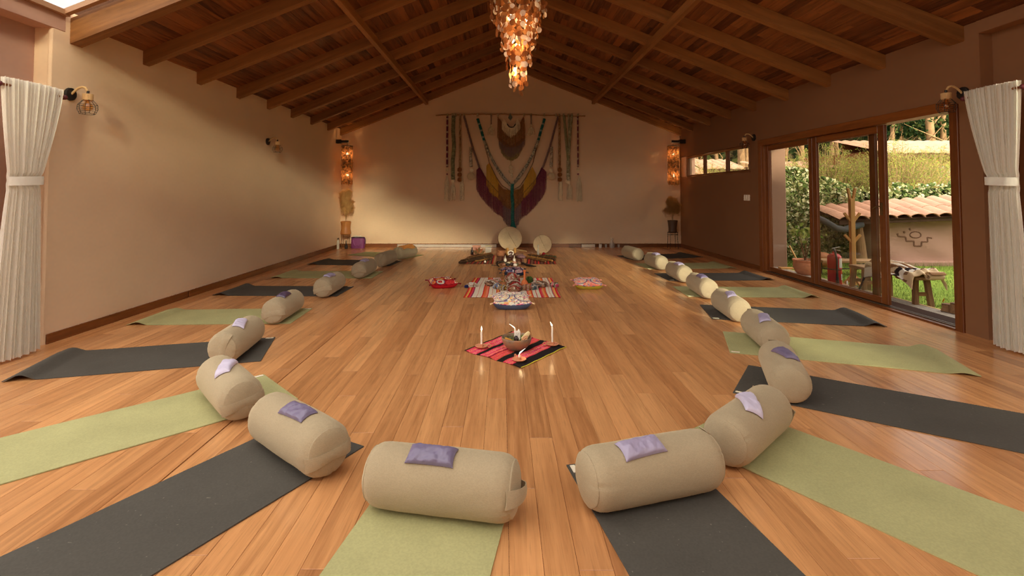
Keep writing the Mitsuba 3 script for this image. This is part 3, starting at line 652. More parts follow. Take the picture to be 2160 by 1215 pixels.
# ---------------------------------------------------------------- lavender eye pillows on the bolsters
EYES = {   # along the axis, across, turn, dark?, label
 'L1': (-0.03, -0.045, 0, 1, 'dark lavender satin eye pillow on the bolster at bottom left of centre'),
 'R1': (-0.07, -0.045, 4, 0, 'lavender satin eye pillow on the bolster at bottom right of centre'),
 'L2': (0.06, -0.03, 4, 1, 'shiny grey-violet eye pillow on the bolster of the wide black mat at lower left'),
 'R2': (-0.05, -0.02, 38, 2, 'pale lavender eye pillow lying askew on the bolster of the lower right green mat'),
 'L3': (0.02, -0.02, -30, 2, 'pale lavender eye pillow on the bolster of the green mat cut by the left edge'),
 'R3': (-0.07, -0.005, 20, 1, 'dark violet eye pillow on the bolster of the black mat cut by the right edge'),
 'L4': (0.02, 0.02, 14, 2, 'pale lavender eye pillow on the bolster with the upright double strap'),
 'R4': (-0.09, 0.02, -14, 0, 'lavender eye pillow on the bolster of the green mat pointing to the right curtain'),
 'L5': (0.06, 0.02, 2, 3, 'dark purple eye pillow on the bolster of the third green mat along the left wall'),
 'R5': (-0.09, 0.02, -12, 0, 'lavender eye pillow on the bolster before the open door leaf'),
 'L6': (0.08, 0.02, -4, 0, 'lavender eye pillow on the bolster of the left black mat with turned-up corner'),
 'R6': (-0.08, 0.02, 0, 1, 'dark lavender eye pillow on the bolster before the closed door leaves'),
 'L7': (0.06, 0.02, 0, 0, 'lavender eye pillow on the bolster of the second green mat from the left back'),
 'R7': (-0.08, 0.02, 2, 0, 'lavender eye pillow on the bolster before the left door frame'),
 'R8': (-0.06, 0.02, 0, 0, 'lavender eye pillow on the bolster below the high window')}
def eye_pillow(k, s0, t0, turn, tone, lb):
    seed = sum(map(ord, k)); q = np.random.default_rng(seed)
    n, m = 36, 18
    u, v = np.meshgrid(np.linspace(-1, 1, n + 1), np.linspace(-1, 1, m + 1), indexing='ij')
    ln, wd = 0.100, 0.047
    pinch = 1 - 0.06 * (1 - np.abs(u) ** 3) * np.abs(v) ** 4
    A, Bv = u * ln * (1 - 0.05 * (1 - v ** 2)), v * wd * pinch
    h = 0.019 * ((1 - u ** 6) * (1 - v ** 4)) ** 0.6
    wr = meshkit.fbm(np.stack([u * 5, v * 2.4, 0 * u + seed], -1), 3, seed) - 0.5
    h = h + 0.014 * wr * (1 - u ** 8) * (1 - v ** 6)
    ct, st = math.cos(math.radians(turn)), math.sin(math.radians(turn))
    X, Yv = s0 + A * ct - Bv * st, t0 + A * st + Bv * ct
    def wrap(h):
        R = RB * 1.012 + 0.005 + h; a = Yv / (RB + 0.01)
        return np.stack([X, R * np.sin(a), R * np.cos(a)], -1)
    top, bot = wrap(0.003 + np.maximum(h, 0)), wrap(0 * h)
    N = (n + 1) * (m + 1); I = np.arange(N).reshape(n + 1, m + 1)
    q1 = np.stack([I[:-1, :-1], I[1:, :-1], I[1:, 1:], I[:-1, 1:]], -1).reshape(-1, 4)
    rim = np.concatenate([I[:, 0], I[-1, 1:], I[-2::-1, -1], I[0, -2:0:-1]]); nx = np.roll(rim, -1)
    mesh = tm(np.vstack([top.reshape(-1, 3), bot.reshape(-1, 3)]), np.vstack([tri(q1), tri(q1[:, ::-1] + N), tri(np.stack([rim, rim + N, nx + N, nx], -1))]))
    t = thing('eye_pillow', lb, 'eye pillow', 'lavender eye pillows on the bolsters')
    c = [C(150, 140, 166), C(108, 98, 126), C(186, 178, 200), C(82, 68, 92)][tone]
    P(t + '__cushion', mesh, 'satin_lavender', smooth=50, col=c, to=bolster_xf(k))
for k, e in EYES.items(): eye_pillow(k, *e)

# orange cloth thrown over the farthest left bolster
def drape(u, v):
    x = -0.22 + 0.40 * u + 0.02 * np.sin(v * 9); a = -1.25 + 2.2 * v + 0.12 * np.sin(u * 6)
    r = RB * 1.02 + 0.008 + 0.006 * np.sin(u * 23 + v * 7) ** 2 + 0.004 * np.sin(v * 31)
    return np.stack([x, r * np.sin(a), r * np.cos(a)], -1)
m, u, v = sheet(drape, 40, 40, 0.003)
t = thing('folded_cloth', 'orange fringed cloth draped over the farthest left bolster', 'cloth')
col = np.where((np.abs((u * 9) % 1 - 0.5) < 0.12)[:, None], C(176, 96, 40), C(206, 140, 74)); P(t + '__cloth', m, 'vc_cloth', smooth=True, col=col, to=bolster_xf('L9'))
fr = [tube([(x0, r0 * math.sin(a), r0 * math.cos(a)) for x0, r0, a in ((0.175, 0.130, b), (0.20, 0.128, b + 0.05), (0.225, 0.124, b + 0.02))], 0.003, 5) for b in np.linspace(-1.2, 0.9, 16)]
k = P(t + '__fringe', join(*fr), 'vc_cloth', col=C(220, 160, 96), to=bolster_xf('L9')); lab(k, 'twisted orange fringe', kind='stuff')
# ---------------------------------------------------------------- candle cloth in front
L0, T0, R0, B0 = (np.array(p) for p in ((-0.32, 4.16), (0.075, 4.73), (0.535, 4.27), (0.145, 3.76)))
def cl(u, v):   # u from the L-T edge to the B-R edge, v along the stripes
    p = (1 - u)[..., None] * ((1 - v)[..., None] * L0 + v[..., None] * T0) + u[..., None] * ((1 - v)[..., None] * B0 + v[..., None] * R0)
    p = p + 0.008 * np.stack([np.sin(v * 9 + u * 4), np.cos(u * 17)], -1) * (np.abs(v - 0.5) * 2)[..., None] ** 3
    z = 0.005 + 0.006 * np.maximum(0, np.sin(u * 15 + 1.0)) ** 3 * (0.4 + 0.6 * (1 - v)) + 0.003 * np.sin(v * 11 + u * 5) ** 2
    return np.concatenate([p, z[..., None]], -1)
m, u, v = sheet(cl, 160, 90, 0.003)
def altar_color(u, v):
    q = np.random.default_rng(4); n = len(u); c = np.tile(C(30, 22, 24), (n, 1))
    a, b = np.floor(u * 85), np.floor(v * 70)
    h = meshkit.noise(np.stack([a * 3.1, b * 2.7, 0 * a], -1) + 0.5); h2 = meshkit.noise(np.stack([a * 1.7 + 9, b * 5.3, 0 * a], -1) + 0.5)
    pink = np.where((h > 0.62)[:, None], C(226, 104, 140), np.where((h2 > 0.66)[:, None], C(228, 130, 70), np.where((h < 0.3)[:, None], C(150, 34, 70), C(206, 52, 92))))
    zig = (np.abs(((v * 26) % 1) - 0.5) * 0.05)
    for lo, hi, red in ((0.04, 0.21, 0), (0.275, 0.43, 0), (0.445, 0.56, 1), (0.685, 0.845, 0)):
        k = (u > lo) & (u < hi); mid = (lo + hi) / 2
        cc = np.where((np.abs(np.abs(u - mid) - 0.3 * (hi - lo) + zig) < 0.008)[:, None], C(222, 142, 92), pink)
        if red: cc = 0.5 * cc + 0.5 * C(204, 44, 52)
        c[k] = cc[k]
        c[(np.abs(u - lo) < 0.006) | (np.abs(u - hi) < 0.006)] = C(190, 60, 50)
    c[(u > 0.43) & (u < 0.445)] = C(96, 14, 32)
    c[(u > 0.565) & (u < 0.575)] = C(206, 120, 60)
    c[u > 0.985] = C(196, 178, 60); c[u < 0.012] = C(120, 100, 60)
    return c
t = thing('altar_cloth', 'small black and pink striped woven cloth under the bowl and candles', 'cloth')
P(t, m, 'vc_cloth', smooth=True, col=altar_color(u, v))

scene['flame_core'] = principled((0.9, 0.8, 0.6), 0.9, 0.1)
scene['clay'] = principled(proc(plaster((208, 140, 104), 0.25, 6.0)), 0.75, 0.25)
def candle(x, y, ztop, zbase, lean, lb):
    t = thing('candle', lb, 'candle', 'white candles burning on the pink cloth')
    P(t + '__stick', mv(lathe([(0, zbase), (0.0085, zbase), (0.0082, ztop - 0.003), (0.006, ztop), (0.003, ztop - 0.002), (0, ztop - 0.002)], 16), x, y, 0), 'vc_satin', smooth=40, col=C(236, 224, 208))
    w = [(x, y, ztop - 0.002), (x + 0.2 * lean * 0.01, y, ztop + 0.006), (x + lean * 0.01, y, ztop + 0.01)]
    P(t + '__wick', tube(w, 0.0008, 5), 'vc_matte', col=C(20, 16, 14))
    fl = lathe([(0, 0), (0.0042, 0.004), (0.0072, 0.011), (0.0064, 0.02), (0.0034, 0.031), (0, 0.042)], 12)
    vv = fl.vertices; vv[:, 0] += lean * vv[:, 2] * (0.55 + 8 * vv[:, 2]); fl = tm(vv, fl.faces)
    k = P(t + '__flame', mv(fl, x, y, ztop + 0.004), 'flame_core', smooth=True); scene[k]['emitter'] = emitter((1.0, 0.72, 0.36), LAMP * 0.45)
def holder(x, y, a, lb):
    t = thing('candle_holder', lb, 'candle holder', 'round clay candle holders')
    to = xf(x, y, 0.0125, a)
    P(t + '__saucer', lathe([(0, 0), (0.036, 0), (0.052, 0.012), (0.055, 0.014), (0.053, 0.017), (0.040, 0.009), (0.016, 0.007), (0.0155, 0.028), (0.0125, 0.029), (0.0105, 0.026), (0.0105, 0.007), (0, 0.006)], 36), 'clay', smooth=40, to=to)
    ang = np.linspace(0, 2 * PI, 20)
    P(t + '__loop_handle', tube(np.stack([0.066 + 0.014 * np.cos(ang), 0 * ang, 0.016 + 0.014 * np.sin(ang)], 1), 0.0042, 8), 'clay', smooth=True, to=to)
CAND = (('front left', -0.18, 4.23, 0.145, 0, -10, 'tall white candle left of the bowl', 'clay candle holder under the tall candle left of the bowl'),
        ('right', 0.418, 4.285, 0.165, -0.5, 188, 'tallest white candle, right of the bowl', 'clay candle holder under the tall candle right of the bowl'),
        ('front', 0.125, 3.895, 0.060, 1.3, 115, 'short white candle stub nearest the viewer, its flame leaning right', 'clay candle holder with the candle stub nearest the viewer'),
        ('back', 0.108, 4.50, 0.092, -1.5, 60, 'white candle behind the bowl, its flame leaning left', 'clay candle holder behind the bowl'))
for _, x, y, zt, ln, a, l1, l2 in CAND: candle(x, y, zt, 0.018, ln, l1); holder(x, y, a, l2)

# bowl with offerings
BX, BY = 0.112, 4.17
def bowl_col(m):
    v = np.asarray(m.vertices); n = meshkit.fbm(v * 18 + 3, 4, 2); z = v[:, 2] / 0.105
    return np.where((n > 0.56)[:, None], C(150, 112, 84), np.where((n < 0.42)[:, None], C(110, 100, 86), C(132, 118, 98))) * 0.8 + 0.2 * C(170, 110, 70) * z[:, None]
bm = lathe([(0, 0), (0.05, 0), (0.055, 0.004), (0.085, 0.022), (0.112, 0.055), (0.1235, 0.090), (0.124, 0.105), (0.119, 0.107), (0.116, 0.098), (0.105, 0.058), (0.078, 0.028), (0.045, 0.014), (0, 0.012)], 64)
bm = trimesh.Trimesh(*trimesh.remesh.subdivide(bm.vertices, bm.faces), process=False)
t = thing('bowl', 'wide grey-brown ceramic bowl of offerings on the pink cloth', 'bowl')
P(t, bm, 'vc_satin', smooth=True, col=bowl_col(bm), to=xf(BX, BY, 0.0125))
def corncob(a, b, r, col, husk, lb):
    t = thing('corn_cob', lb, 'corn')
    a, b = np.array(a), np.array(b); d = b - a; L = np.linalg.norm(d); d /= L
    s = np.cross(d, [0, 0, 1]); s /= np.linalg.norm(s); n = np.cross(s, d); ks, kc = [], []
    ks.append(tube([a + d * L * q for q in (0.02, 0.3, 0.7, 0.97)], [r * 0.8, r * 0.9, r * 0.75, r * 0.25], 10))
    q = np.random.default_rng(3)
    for i in range(15):
        f = (i + 0.5) / 15; rr = r * (1.0 - 0.7 * max(0, f - 0.55) ** 1.2 * 1.6)
        for j in range(10):
            g = 2 * PI * (j + 0.5 * (i % 2)) / 10
            k = trimesh.creation.icosphere(1, 0.0042); ks.append(mv(k, *(a + d * L * f + rr * (s * math.cos(g) + n * math.sin(g)))))
    k = join(*ks); P(t + '__kernels', k, 'vc_satin', smooth=True, col=col)
    if husk is not None: P(t + '__husk', tube([a - d * 0.012, a + d * 0.02, a + d * 0.05], [r * 0.5, r * 1.06, r * 0.9], 10), 'vc_matte', smooth=True, col=husk)
corncob((BX - 0.095, BY - 0.02, 0.098), (BX - 0.03, BY - 0.06, 0.088), 0.017, C(206, 142, 62), None, 'orange corn cob lying in the left of the bowl')
corncob((BX + 0.05, BY - 0.01, 0.095), (BX + 0.105, BY + 0.015, 0.15), 0.017, C(232, 212, 160), C(196, 176, 116), 'pale corn cob sticking out of the bowl on the right')
t = thing('votive_block', 'white printed candle block standing in the bowl', 'candle')
P(t + '__block', rt(bx(-0.024, 0.024, -0.011, 0.011, 0, 0.078, 0.002), [0, 0, 1], 8), 'vc_satin', col=C(236, 228, 216), to=T().translate([BX + 0.006, BY - 0.004, 0.088]))
P(t + '__picture', join(*[rt(bx(x - 0.002, x + 0.002, -0.0118, -0.011, z, z + 0.010), [0, 0, 1], 8) for x, z in ((-0.013, 0.05), (-0.005, 0.056), (0.004, 0.05), (0.011, 0.055), (0.0, 0.04))]), 'vc_matte', col=C(196, 186, 176), to=T().translate([BX + 0.006, BY - 0.004, 0.088]))
P(t + '__shoulder', rt(mv(lathe([(0, 0), (0.008, 0), (0.006, 0.012), (0, 0.016)], 12), 0.012, 0, 0.077), [0, 0, 1], 8), 'vc_satin', smooth=40, col=C(236, 228, 216), to=T().translate([BX + 0.006, BY - 0.004, 0.088]))
st = blob(0.024, 3, 0.12, 2.2, 5, (0.85, 0.75, 1.35)); t = thing('stone_figure', 'small black carved stone head in the bowl', 'figurine')
P(t + '__stone', st, 'vc_gloss', smooth=True, col=C(42, 28, 28), to=T().translate([BX - 0.004, BY - 0.058, 0.110]))
P(t + '__carving', join(*[mv(trimesh.creation.icosphere(1, 0.004), x, -0.0185, z) for x, z in ((-0.007, 0.01), (0.007, 0.01), (0, 0), (-0.004, -0.012), (0.004, -0.012))]), 'vc_gloss', smooth=True, col=C(96, 78, 76), to=T().translate([BX - 0.004, BY - 0.058, 0.110]))
a = np.linspace(-1.15, 1.15, 19)
def shell_fn(u, v):
    ang = (u - 0.5) * 2.2; r = 0.004 + 0.046 * v * (1 - 0.12 * (2 * u - 1) ** 4)
    return np.stack([r * np.sin(ang), -0.012 * np.sin(v * PI * 0.6) - 0.0016 * np.cos(u * 2 * PI * 9) * v, r * np.cos(ang)], -1)
m, u, v = sheet(shell_fn, 72, 12, 0.002)
t = thing('seashell', 'brown fan shell leaning on the right rim of the bowl', 'shell')
P(t, rt(rt(m, [0, 1, 0], -55), [1, 0, 0], -30), 'vc_satin', smooth=True, col=np.where((np.sin(v * 22) > 0.4)[:, None], C(226, 186, 140), C(178, 116, 74)), to=T().translate([BX + 0.085, BY - 0.062, 0.095]))
lv = []
q = np.random.default_rng(12)
for _ in range(120):
    r, g = 0.10 * math.sqrt(q.random()), q.uniform(0, 2 * PI)
    x, y, z = BX + r * math.cos(g), BY + r * math.sin(g), 0.078 + 0.02 * q.random() + (0.012 if g < PI else 0)
    m = tm([(-0.016, 0, 0), (0, -0.007, 0.002), (0.016, 0, 0), (0, 0.007, 0.002)], [[0, 1, 2], [0, 2, 3]])
    m = rt(rt(m, [1, 0, 0], q.normal(0, 30)), [0, 0, 1], q.uniform(0, 360)); lv.append(mv(rt(m, [0, 1, 0], q.normal(0, 25)), x, y, z))
t = thing('coca_leaves', 'loose green leaves heaped in the bowl', 'leaves'); labels[t]['kind'] = 'stuff'
P(t, join(*lv, blob(0.088, 2, 0.08, 3, 1, (1.1, 1.1, 0.2)).apply_translation([BX, BY, 0.07])), 'vc_matte', col=C(112, 124, 62))

# ---------------------------------------------------------------- striped blanket with cloth bundles
bc = [np.array(p) for p in ((-0.495, 6.28), (0.72, 6.28), (0.75, 7.69), (-0.445, 7.72))]
def bl(u, v):
    p = (1 - u)[..., None] * ((1 - v)[..., None] * bc[0] + v[..., None] * bc[3]) + u[..., None] * ((1 - v)[..., None] * bc[1] + v[..., None] * bc[2])
    p[..., 0] += 0.006 * np.sin(v * 8 + u * 3)
    return np.concatenate([p, (0.006 + 0.003 * np.sin(u * 12 + v * 9) ** 2)[..., None]], -1)
m, u, v = sheet(bl, 260, 24, 0.004)
ST = [(0, 'r'), (.012, 'o'), (.026, 'y'), (.036, 'R'), (.055, 'p'), (.07, 'm'), (.082, 'w'), (.127, 'R'), (.133, 'w'), (.178, 'R'), (.19, 'o'), (.215, 's'), (.235, 'R'), (.243, 'w'), (.283, 'R'), (.288, 'w'), (.325, 'R'), (.335, 'y'), (.35, 'o'), (.36, 'm'), (.372, 'w'), (.44, 'R'), (.446, 'w'),
      (.52, 'm'), (.53, 's'), (.55, 'y'), (.56, 'R'), (.585, 'w'), (.66, 'R'), (.668, 's'), (.69, 'y'), (.7, 'o'), (.715, 'R'), (.722, 'w'), (.757, 'R'), (.762, 'w'), (.80, 'R'), (.808, 'p'), (.825, 's'), (.84, 'y'), (.85, 'o'), (.868, 'R'), (.876, 'w'), (.905, 'R'), (.91, 'w'), (.935, 'm'), (.945, 's'), (.96, 'y'), (.97, 'o'), (.98, 'R'), (.99, 'p')]
PAL = dict(r=C(178, 40, 40), R=C(188, 36, 40), o=C(214, 106, 60), y=C(222, 176, 90), p=C(206, 70, 84), m=C(130, 40, 74), s=C(220, 124, 94), w=C(216, 202, 180))
ks = np.array([s[0] for s in ST]); col = np.array([PAL[s[1]] for s in ST])[np.searchsorted(ks, u, side='right') - 1]
t = thing('striped_blanket', 'white blanket with red and orange stripes spread in the middle of the floor', 'blanket')
P(t, m, 'vc_cloth', smooth=True, col=col)

def bundle(x, y, sx, sy, sz, rz, pal, freq, seed, lb, tails=2):
    """A crumpled woven cloth knotted round something."""
    t = thing('cloth_bundle', lb, 'cloth bundle', 'knotted cloth bundles on the striped blanket')
    q = np.random.default_rng(seed)
    b = trimesh.creation.icosphere(5, 1.0); v = np.array(b.vertices)
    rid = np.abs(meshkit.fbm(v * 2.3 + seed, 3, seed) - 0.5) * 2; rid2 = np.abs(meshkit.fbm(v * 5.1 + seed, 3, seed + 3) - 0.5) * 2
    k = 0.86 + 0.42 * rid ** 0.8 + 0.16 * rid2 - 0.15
    v = v * k[:, None]; v[:, 2] = np.where(v[:, 2] < -0.55, -0.55, v[:, 2])
    w = v * [sx, sy, sz]; w[:, 2] += 0.55 * sz
    phase = (v[:, 0] * math.cos(seed) + v[:, 1] * math.sin(seed)) * freq + 1.8 * meshkit.fbm(v * 1.6 + seed * 3, 3, seed) + 20
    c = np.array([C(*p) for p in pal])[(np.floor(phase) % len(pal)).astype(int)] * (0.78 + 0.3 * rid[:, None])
    to = xf(x, y, 0.0095, rz)
    P(t + '__cloth', tm(w, b.faces), 'vc_cloth', smooth=True, col=c, to=to)
    for i in range(tails):
        g = q.uniform(0, 2 * PI); a0 = np.array([0.2 * sx * math.cos(g), 0.2 * sy * math.sin(g), sz * 1.25]); a1 = np.array([0.95 * sx * math.cos(g), 0.95 * sy * math.sin(g), sz * 0.75])
        wv = np.array([-math.sin(g), math.cos(g), 0]) * 0.3 * min(sx, sy)
        def fn(u, v, a0=a0, a1=a1, wv=wv):
            p = (1 - u)[..., None] * a0 + u[..., None] * a1 + ((v - 0.5) * (0.35 + u))[..., None] * 2 * wv
            p[..., 2] += 0.25 * sz * np.sin(u * PI) + 0.1 * sz * np.sin(v * 9 + u * 3); return p
        mm, uu, vv = sheet(fn, 12, 10, 0.002)
        P(t + '__corner', mm, 'vc_cloth', smooth=True, col=np.array([C(*p) for p in pal])[(np.floor(vv * freq * 0.8) % len(pal)).astype(int)], to=to)
TAN, WHT, BRN, RED, PNK, NVY, GRN, GRY, YEL = (176, 140, 112), (214, 200, 184), (112, 80, 60), (168, 52, 48), (206, 140, 128), (44, 48, 96), (78, 104, 48), (120, 112, 108), (206, 170, 74)
bundle(0.135, 7.42, 0.115, 0.13, 0.085, 0, (WHT, TAN, RED, BRN, TAN, PNK), 5, 2, 'tan and white cloth bundle at the back of the blanket, between the two bottles', 3)
bundle(0.135, 6.98, 0.12, 0.11, 0.06, 20, (WHT, TAN, WHT, RED, BRN), 4.5, 8, 'crumpled white and brown cloth bundle in the centre of the blanket', 3)
bundle(0.14, 6.66, 0.11, 0.09, 0.055, -10, (TAN, WHT, BRN, RED, TAN), 5, 5, 'brown cloth bundle with red triangle just behind the largest cushion', 2)
bundle(-0.16, 7.06, 0.10, 0.12, 0.055, 30, (TAN, PNK, TAN, BRN, WHT), 4, 13, 'pinkish brown cloth bundle left of the patterned bottle', 2)
bundle(-0.075, 6.83, 0.075, 0.075, 0.05, 0, ((108, 130, 170), WHT, (86, 82, 76), TAN), 4, 21, 'blue and white cloth bundle in front of the patterned bottle', 1)
bundle(0.0, 6.72, 0.055, 0.06, 0.05, 0, (YEL, BRN, WHT, GRY), 5, 34, 'small brown and cream cloth bundle at the foot of the patterned bottle', 1)
bundle(-0.08, 7.33, 0.07, 0.08, 0.045, 0, (WHT, PNK, WHT, TAN), 4, 17, 'whitish cloth bundle at the back left of the patterned bottle', 1)
bundle(0.31, 6.74, 0.085, 0.085, 0.05, 15, (YEL, GRY, RED, GRY, YEL, (150, 90, 160)), 9, 9, 'rainbow striped cloth bundle in front of the orange clay bottle', 1)
bundle(0.215, 6.70, 0.05, 0.06, 0.045, 0, ((40, 36, 40), WHT, BRN), 7, 40, 'small black and white cloth bundle beside the rainbow striped one', 1)
bundle(0.50, 6.98, 0.115, 0.14, 0.055, -35, (TAN, BRN, WHT, TAN, GRY), 5, 11, 'long tan cloth bundle to the right of the orange clay bottle', 2)
bundle(0.42, 6.78, 0.06, 0.06, 0.045, 0, (GRY, (70, 96, 110), WHT), 6, 27, 'grey-blue cloth bundle right of the rainbow striped one', 1)
bundle(0.38, 7.28, 0.065, 0.075, 0.06, 0, (GRN, GRN, (58, 70, 40)), 3, 6, 'green cloth bundle behind the orange clay bottle', 0)
bundle(0.71, 6.96, 0.07, 0.08, 0.045, 0, (PNK, (206, 60, 110), WHT, (40, 110, 80), RED), 6, 15, 'pink and green cloth bundle at the right edge of the blanket', 1)
bundle(-0.43, 6.96, 0.085, 0.07, 0.042, 20, (WHT, WHT, TAN, WHT), 4, 31, 'white cloth bundle at the left edge of the blanket', 1)
bundle(-0.50, 6.90, 0.035, 0.03, 0.026, 20, (NVY, NVY, (60, 60, 120)), 3, 33, 'tiny navy cloth bundle at the left edge of the blanket', 0)

t = thing('clay_bottle', 'long-necked orange clay bottle standing on the blanket', 'bottle')
cb = lathe([(0, 0), (0.045, 0), (0.056, 0.012), (0.054, 0.035), (0.036, 0.068), (0.016, 0.092), (0.0125, 0.12), (0.0135, 0.185), (0.020, 0.20), (0.0205, 0.213), (0.014, 0.22), (0, 0.22)], 32)
P(t, cb, 'clay_orange', smooth=True, to=xf(0.30, 7.03, 0.010))
scene['clay_orange'] = principled(proc(plaster((214, 118, 66), 0.2, 8.0)), 0.6, 0.35)
t = thing('gourd_bottle', 'long-necked bottle wound with a speckled yellow and black band', 'bottle')
P(t + '__body', cb, 'clay_brown', smooth=True, to=xf(0.005, 6.97, 0.010))
scene['clay_brown'] = principled(proc(plaster((158, 96, 58), 0.3, 8.0)), 0.6, 0.35)
s = np.linspace(0, 1, 90); zz = 0.045 + 0.17 * s; rr = np.interp(zz, [0.035, 0.068, 0.092, 0.12, 0.22], [0.056, 0.038, 0.020, 0.0165, 0.018])
hx = tube(np.stack([rr * np.cos(s * 26), rr * np.sin(s * 26), zz], 1), 0.0055, 7)
cc = np.where((np.floor(np.repeat(np.arange(90), 7) / 2) % 2 == 0)[:, None], C(186, 156, 70), C(48, 40, 28)); cc = np.vstack([cc, cc[:1], cc[-1:]])
P(t + '__snake_band', hx, 'vc_satin', smooth=True, col=cc, to=xf(0.005, 6.97, 0.010))

# ---------------------------------------------------------------- embroidered floor cushions
def cushion(x, y, rz, sx, sy, h, topcol, back, trim, lb, label_back, tass):
    t = thing('cushion', lb, 'cushion', 'embroidered floor cushions')
    n = 84
    tt = np.linspace(-1, 1, n + 1); ff = np.sign(tt) * (1 - (1 - np.abs(tt)) ** 1.7)
    u, v = np.meshgrid(ff, ff, indexing='ij'); tu, tv = np.meshgrid(tt, tt, indexing='ij')
    pin = 1 - 0.09 * (1 - v ** 2); pin2 = 1 - 0.09 * (1 - u ** 2)
    X, Y = u * sx * pin, v * sy * pin2
    d = np.maximum((1 - u ** 4) * (1 - v ** 4), 0)
    f = meshkit.fbm(np.stack([u * 3, v * 3, 0 * u + x], -1), 3, 3) - 0.5
    zm = h * 0.45 * (0.75 + 0.35 * (np.abs(u * v)) ** 1.5)
    up = zm + h * 0.55 * d ** 0.55 + 0.02 * h * f; lo = zm - h * 0.45 * d ** 0.42 ; lo = np.maximum(lo, 0.001)
    N = (n + 1) ** 2; I = np.arange(N).reshape(n + 1, n + 1); q = np.stack([I[:-1, :-1], I[1:, :-1], I[1:, 1:], I[:-1, 1:]], -1).reshape(-1, 4)
    to = xf(x, y, 0.0, rz)
    P(t + '__cover', tm(np.stack([X, Y, up], -1).reshape(-1, 3), tri(q)), 'vc_cloth', smooth=True, col=topcol(tu.ravel(), tv.ravel()), to=to)
    k = P(t + '__underside', tm(np.stack([X, Y, lo], -1).reshape(-1, 3), tri(q[:, ::-1])), 'vc_cloth', smooth=True, col=back, to=to); lab(k, label_back)
    rim = [(i, 0) for i in range(0, n, 2)] + [(n, j) for j in range(0, n, 2)] + [(i, n) for i in range(n, 0, -2)] + [(0, j) for j in range(n, 0, -2)]
    pts = np.array([(X[i, j], Y[i, j], zm[i, j]) for i, j in rim + rim[:1]])
    pts[:, 2] += 0.003 * np.sin(np.arange(len(pts)) * 2.1)
    k = P(t + '__edging', tube(pts, 0.0042, 6), 'vc_cloth', smooth=True, col=np.vstack([np.repeat(np.array([trim[i // 3 % len(trim)] for i in range(len(pts))]), 6, 0), [trim[0], trim[0]]]), to=to); lab(k, 'coloured stitched edging')
    for a, b in ((0, 0), (n, 0), (n, n), (0, n)):
        c = np.array([X[a, b], Y[a, b], zm[a, b]]); o = np.array([np.sign(X[a, b]), np.sign(Y[a, b]), -0.15])
        P(t + '__tassel', join(mv(trimesh.creation.icosphere(1, 0.009), *(c + 0.008 * o)), tube([c + 0.01 * o, c + 0.028 * o], [0.006, 0.011], 8)), 'vc_cloth', smooth=40, col=tass, to=to)
def patchwork(pals, seed, ncell, ring=True):
    def f(u, v):
        q = np.random.default_rng(seed); pts = q.uniform(-1, 1, (ncell, 2)); pc = q.integers(0, len(pals), ncell)
        d = (u[:, None] - pts[:, 0]) ** 2 + (v[:, None] - pts[:, 1]) ** 2; o = np.argsort(d, 1)[:, :2]; d1, d2 = (np.sqrt(np.take_along_axis(d, o[:, k:k + 1], 1))[:, 0] for k in (0, 1))
        c = np.array([C(*p) for p in pals])[pc[o[:, 0]]]
        c[(d2 - d1) < 0.016] = C(*pals[0])
        k = d1 < 0.028; c[k] = np.array([C(*p) for p in pals])[(pc[o[:, 0]][k] + 2) % len(pals)]
        if ring:
            for cx, cy in ((-0.5, -0.45), (0.5, -0.45), (0, 0.1), (-0.5, 0.6), (0.5, 0.6)):
                r = np.hypot(u - cx, v - cy); k = np.abs(r - 0.36) < 0.028; c[k] = C(206, 196, 176); k = np.abs(r - 0.42) < 0.02; c[k] = C(96, 84, 120)
        return c
    return f
def circles(base, pals, seed, grid=4, fill=0.3):
    def f(u, v):
        q = np.random.default_rng(seed); n = len(u); c = np.tile(C(*base), (n, 1))
        for i in range(grid):
            for j in range(grid):
                cx, cy = -1 + (2 * i + 1) / grid + q.uniform(-0.05, 0.05), -1 + (2 * j + 1) / grid + q.uniform(-0.05, 0.05); r = np.hypot(u - cx, v - cy) * grid / 2
                a, b, d = (pals[int(k)] for k in q.integers(0, len(pals), 3))
                if (i + j) % 2: k = np.maximum(np.abs(u - cx), np.abs(v - cy)) * grid / 2; k2 = (k > 0.22) & (k < 0.34) & (np.abs(u - cx) * grid / 2 < 0.34); c[(np.abs(r - 0.40) < 0.05)] = C(*b); c[k2] = C(*a)
                else: c[np.abs(r - 0.40) < 0.055] = C(*a); c[np.abs(r - 0.25) < 0.05] = C(*b)
                c[r < 0.13] = C(*d)
        t = 0.5 + 0.5 * np.sin(u * 40) * np.sin(v * 40); return c * (0.88 + 0.12 * t[:, None])
    return f
MIX = [(236, 226, 206), (228, 160, 108), (214, 96, 112), (232, 200, 120), (120, 130, 150), (232, 152, 150), (150, 90, 140), (206, 214, 160), (60, 56, 70)]
cushion(0.098, 5.78, 2, 0.215, 0.20, 0.175, patchwork(MIX, 3, 420), C(76, 82, 104), [C(232, 120, 130), C(214, 90, 150), C(226, 214, 200), C(180, 190, 210)], 'largest cushion, pastel embroidery over a slate blue underside, nearest the candles', 'slate blue underside', C(226, 196, 150))
cushion(-0.84, 7.02, 16, 0.185, 0.18, 0.14, circles((150, 26, 32), [(226, 206, 180), (120, 130, 160), (222, 140, 80), (206, 60, 60), (234, 190, 110)], 5, 4), C(178, 28, 36), [C(150, 24, 30), C(120, 20, 30)], 'red embroidered cushion with ringed motifs left of the striped blanket', 'plain red underside', C(120, 20, 36))
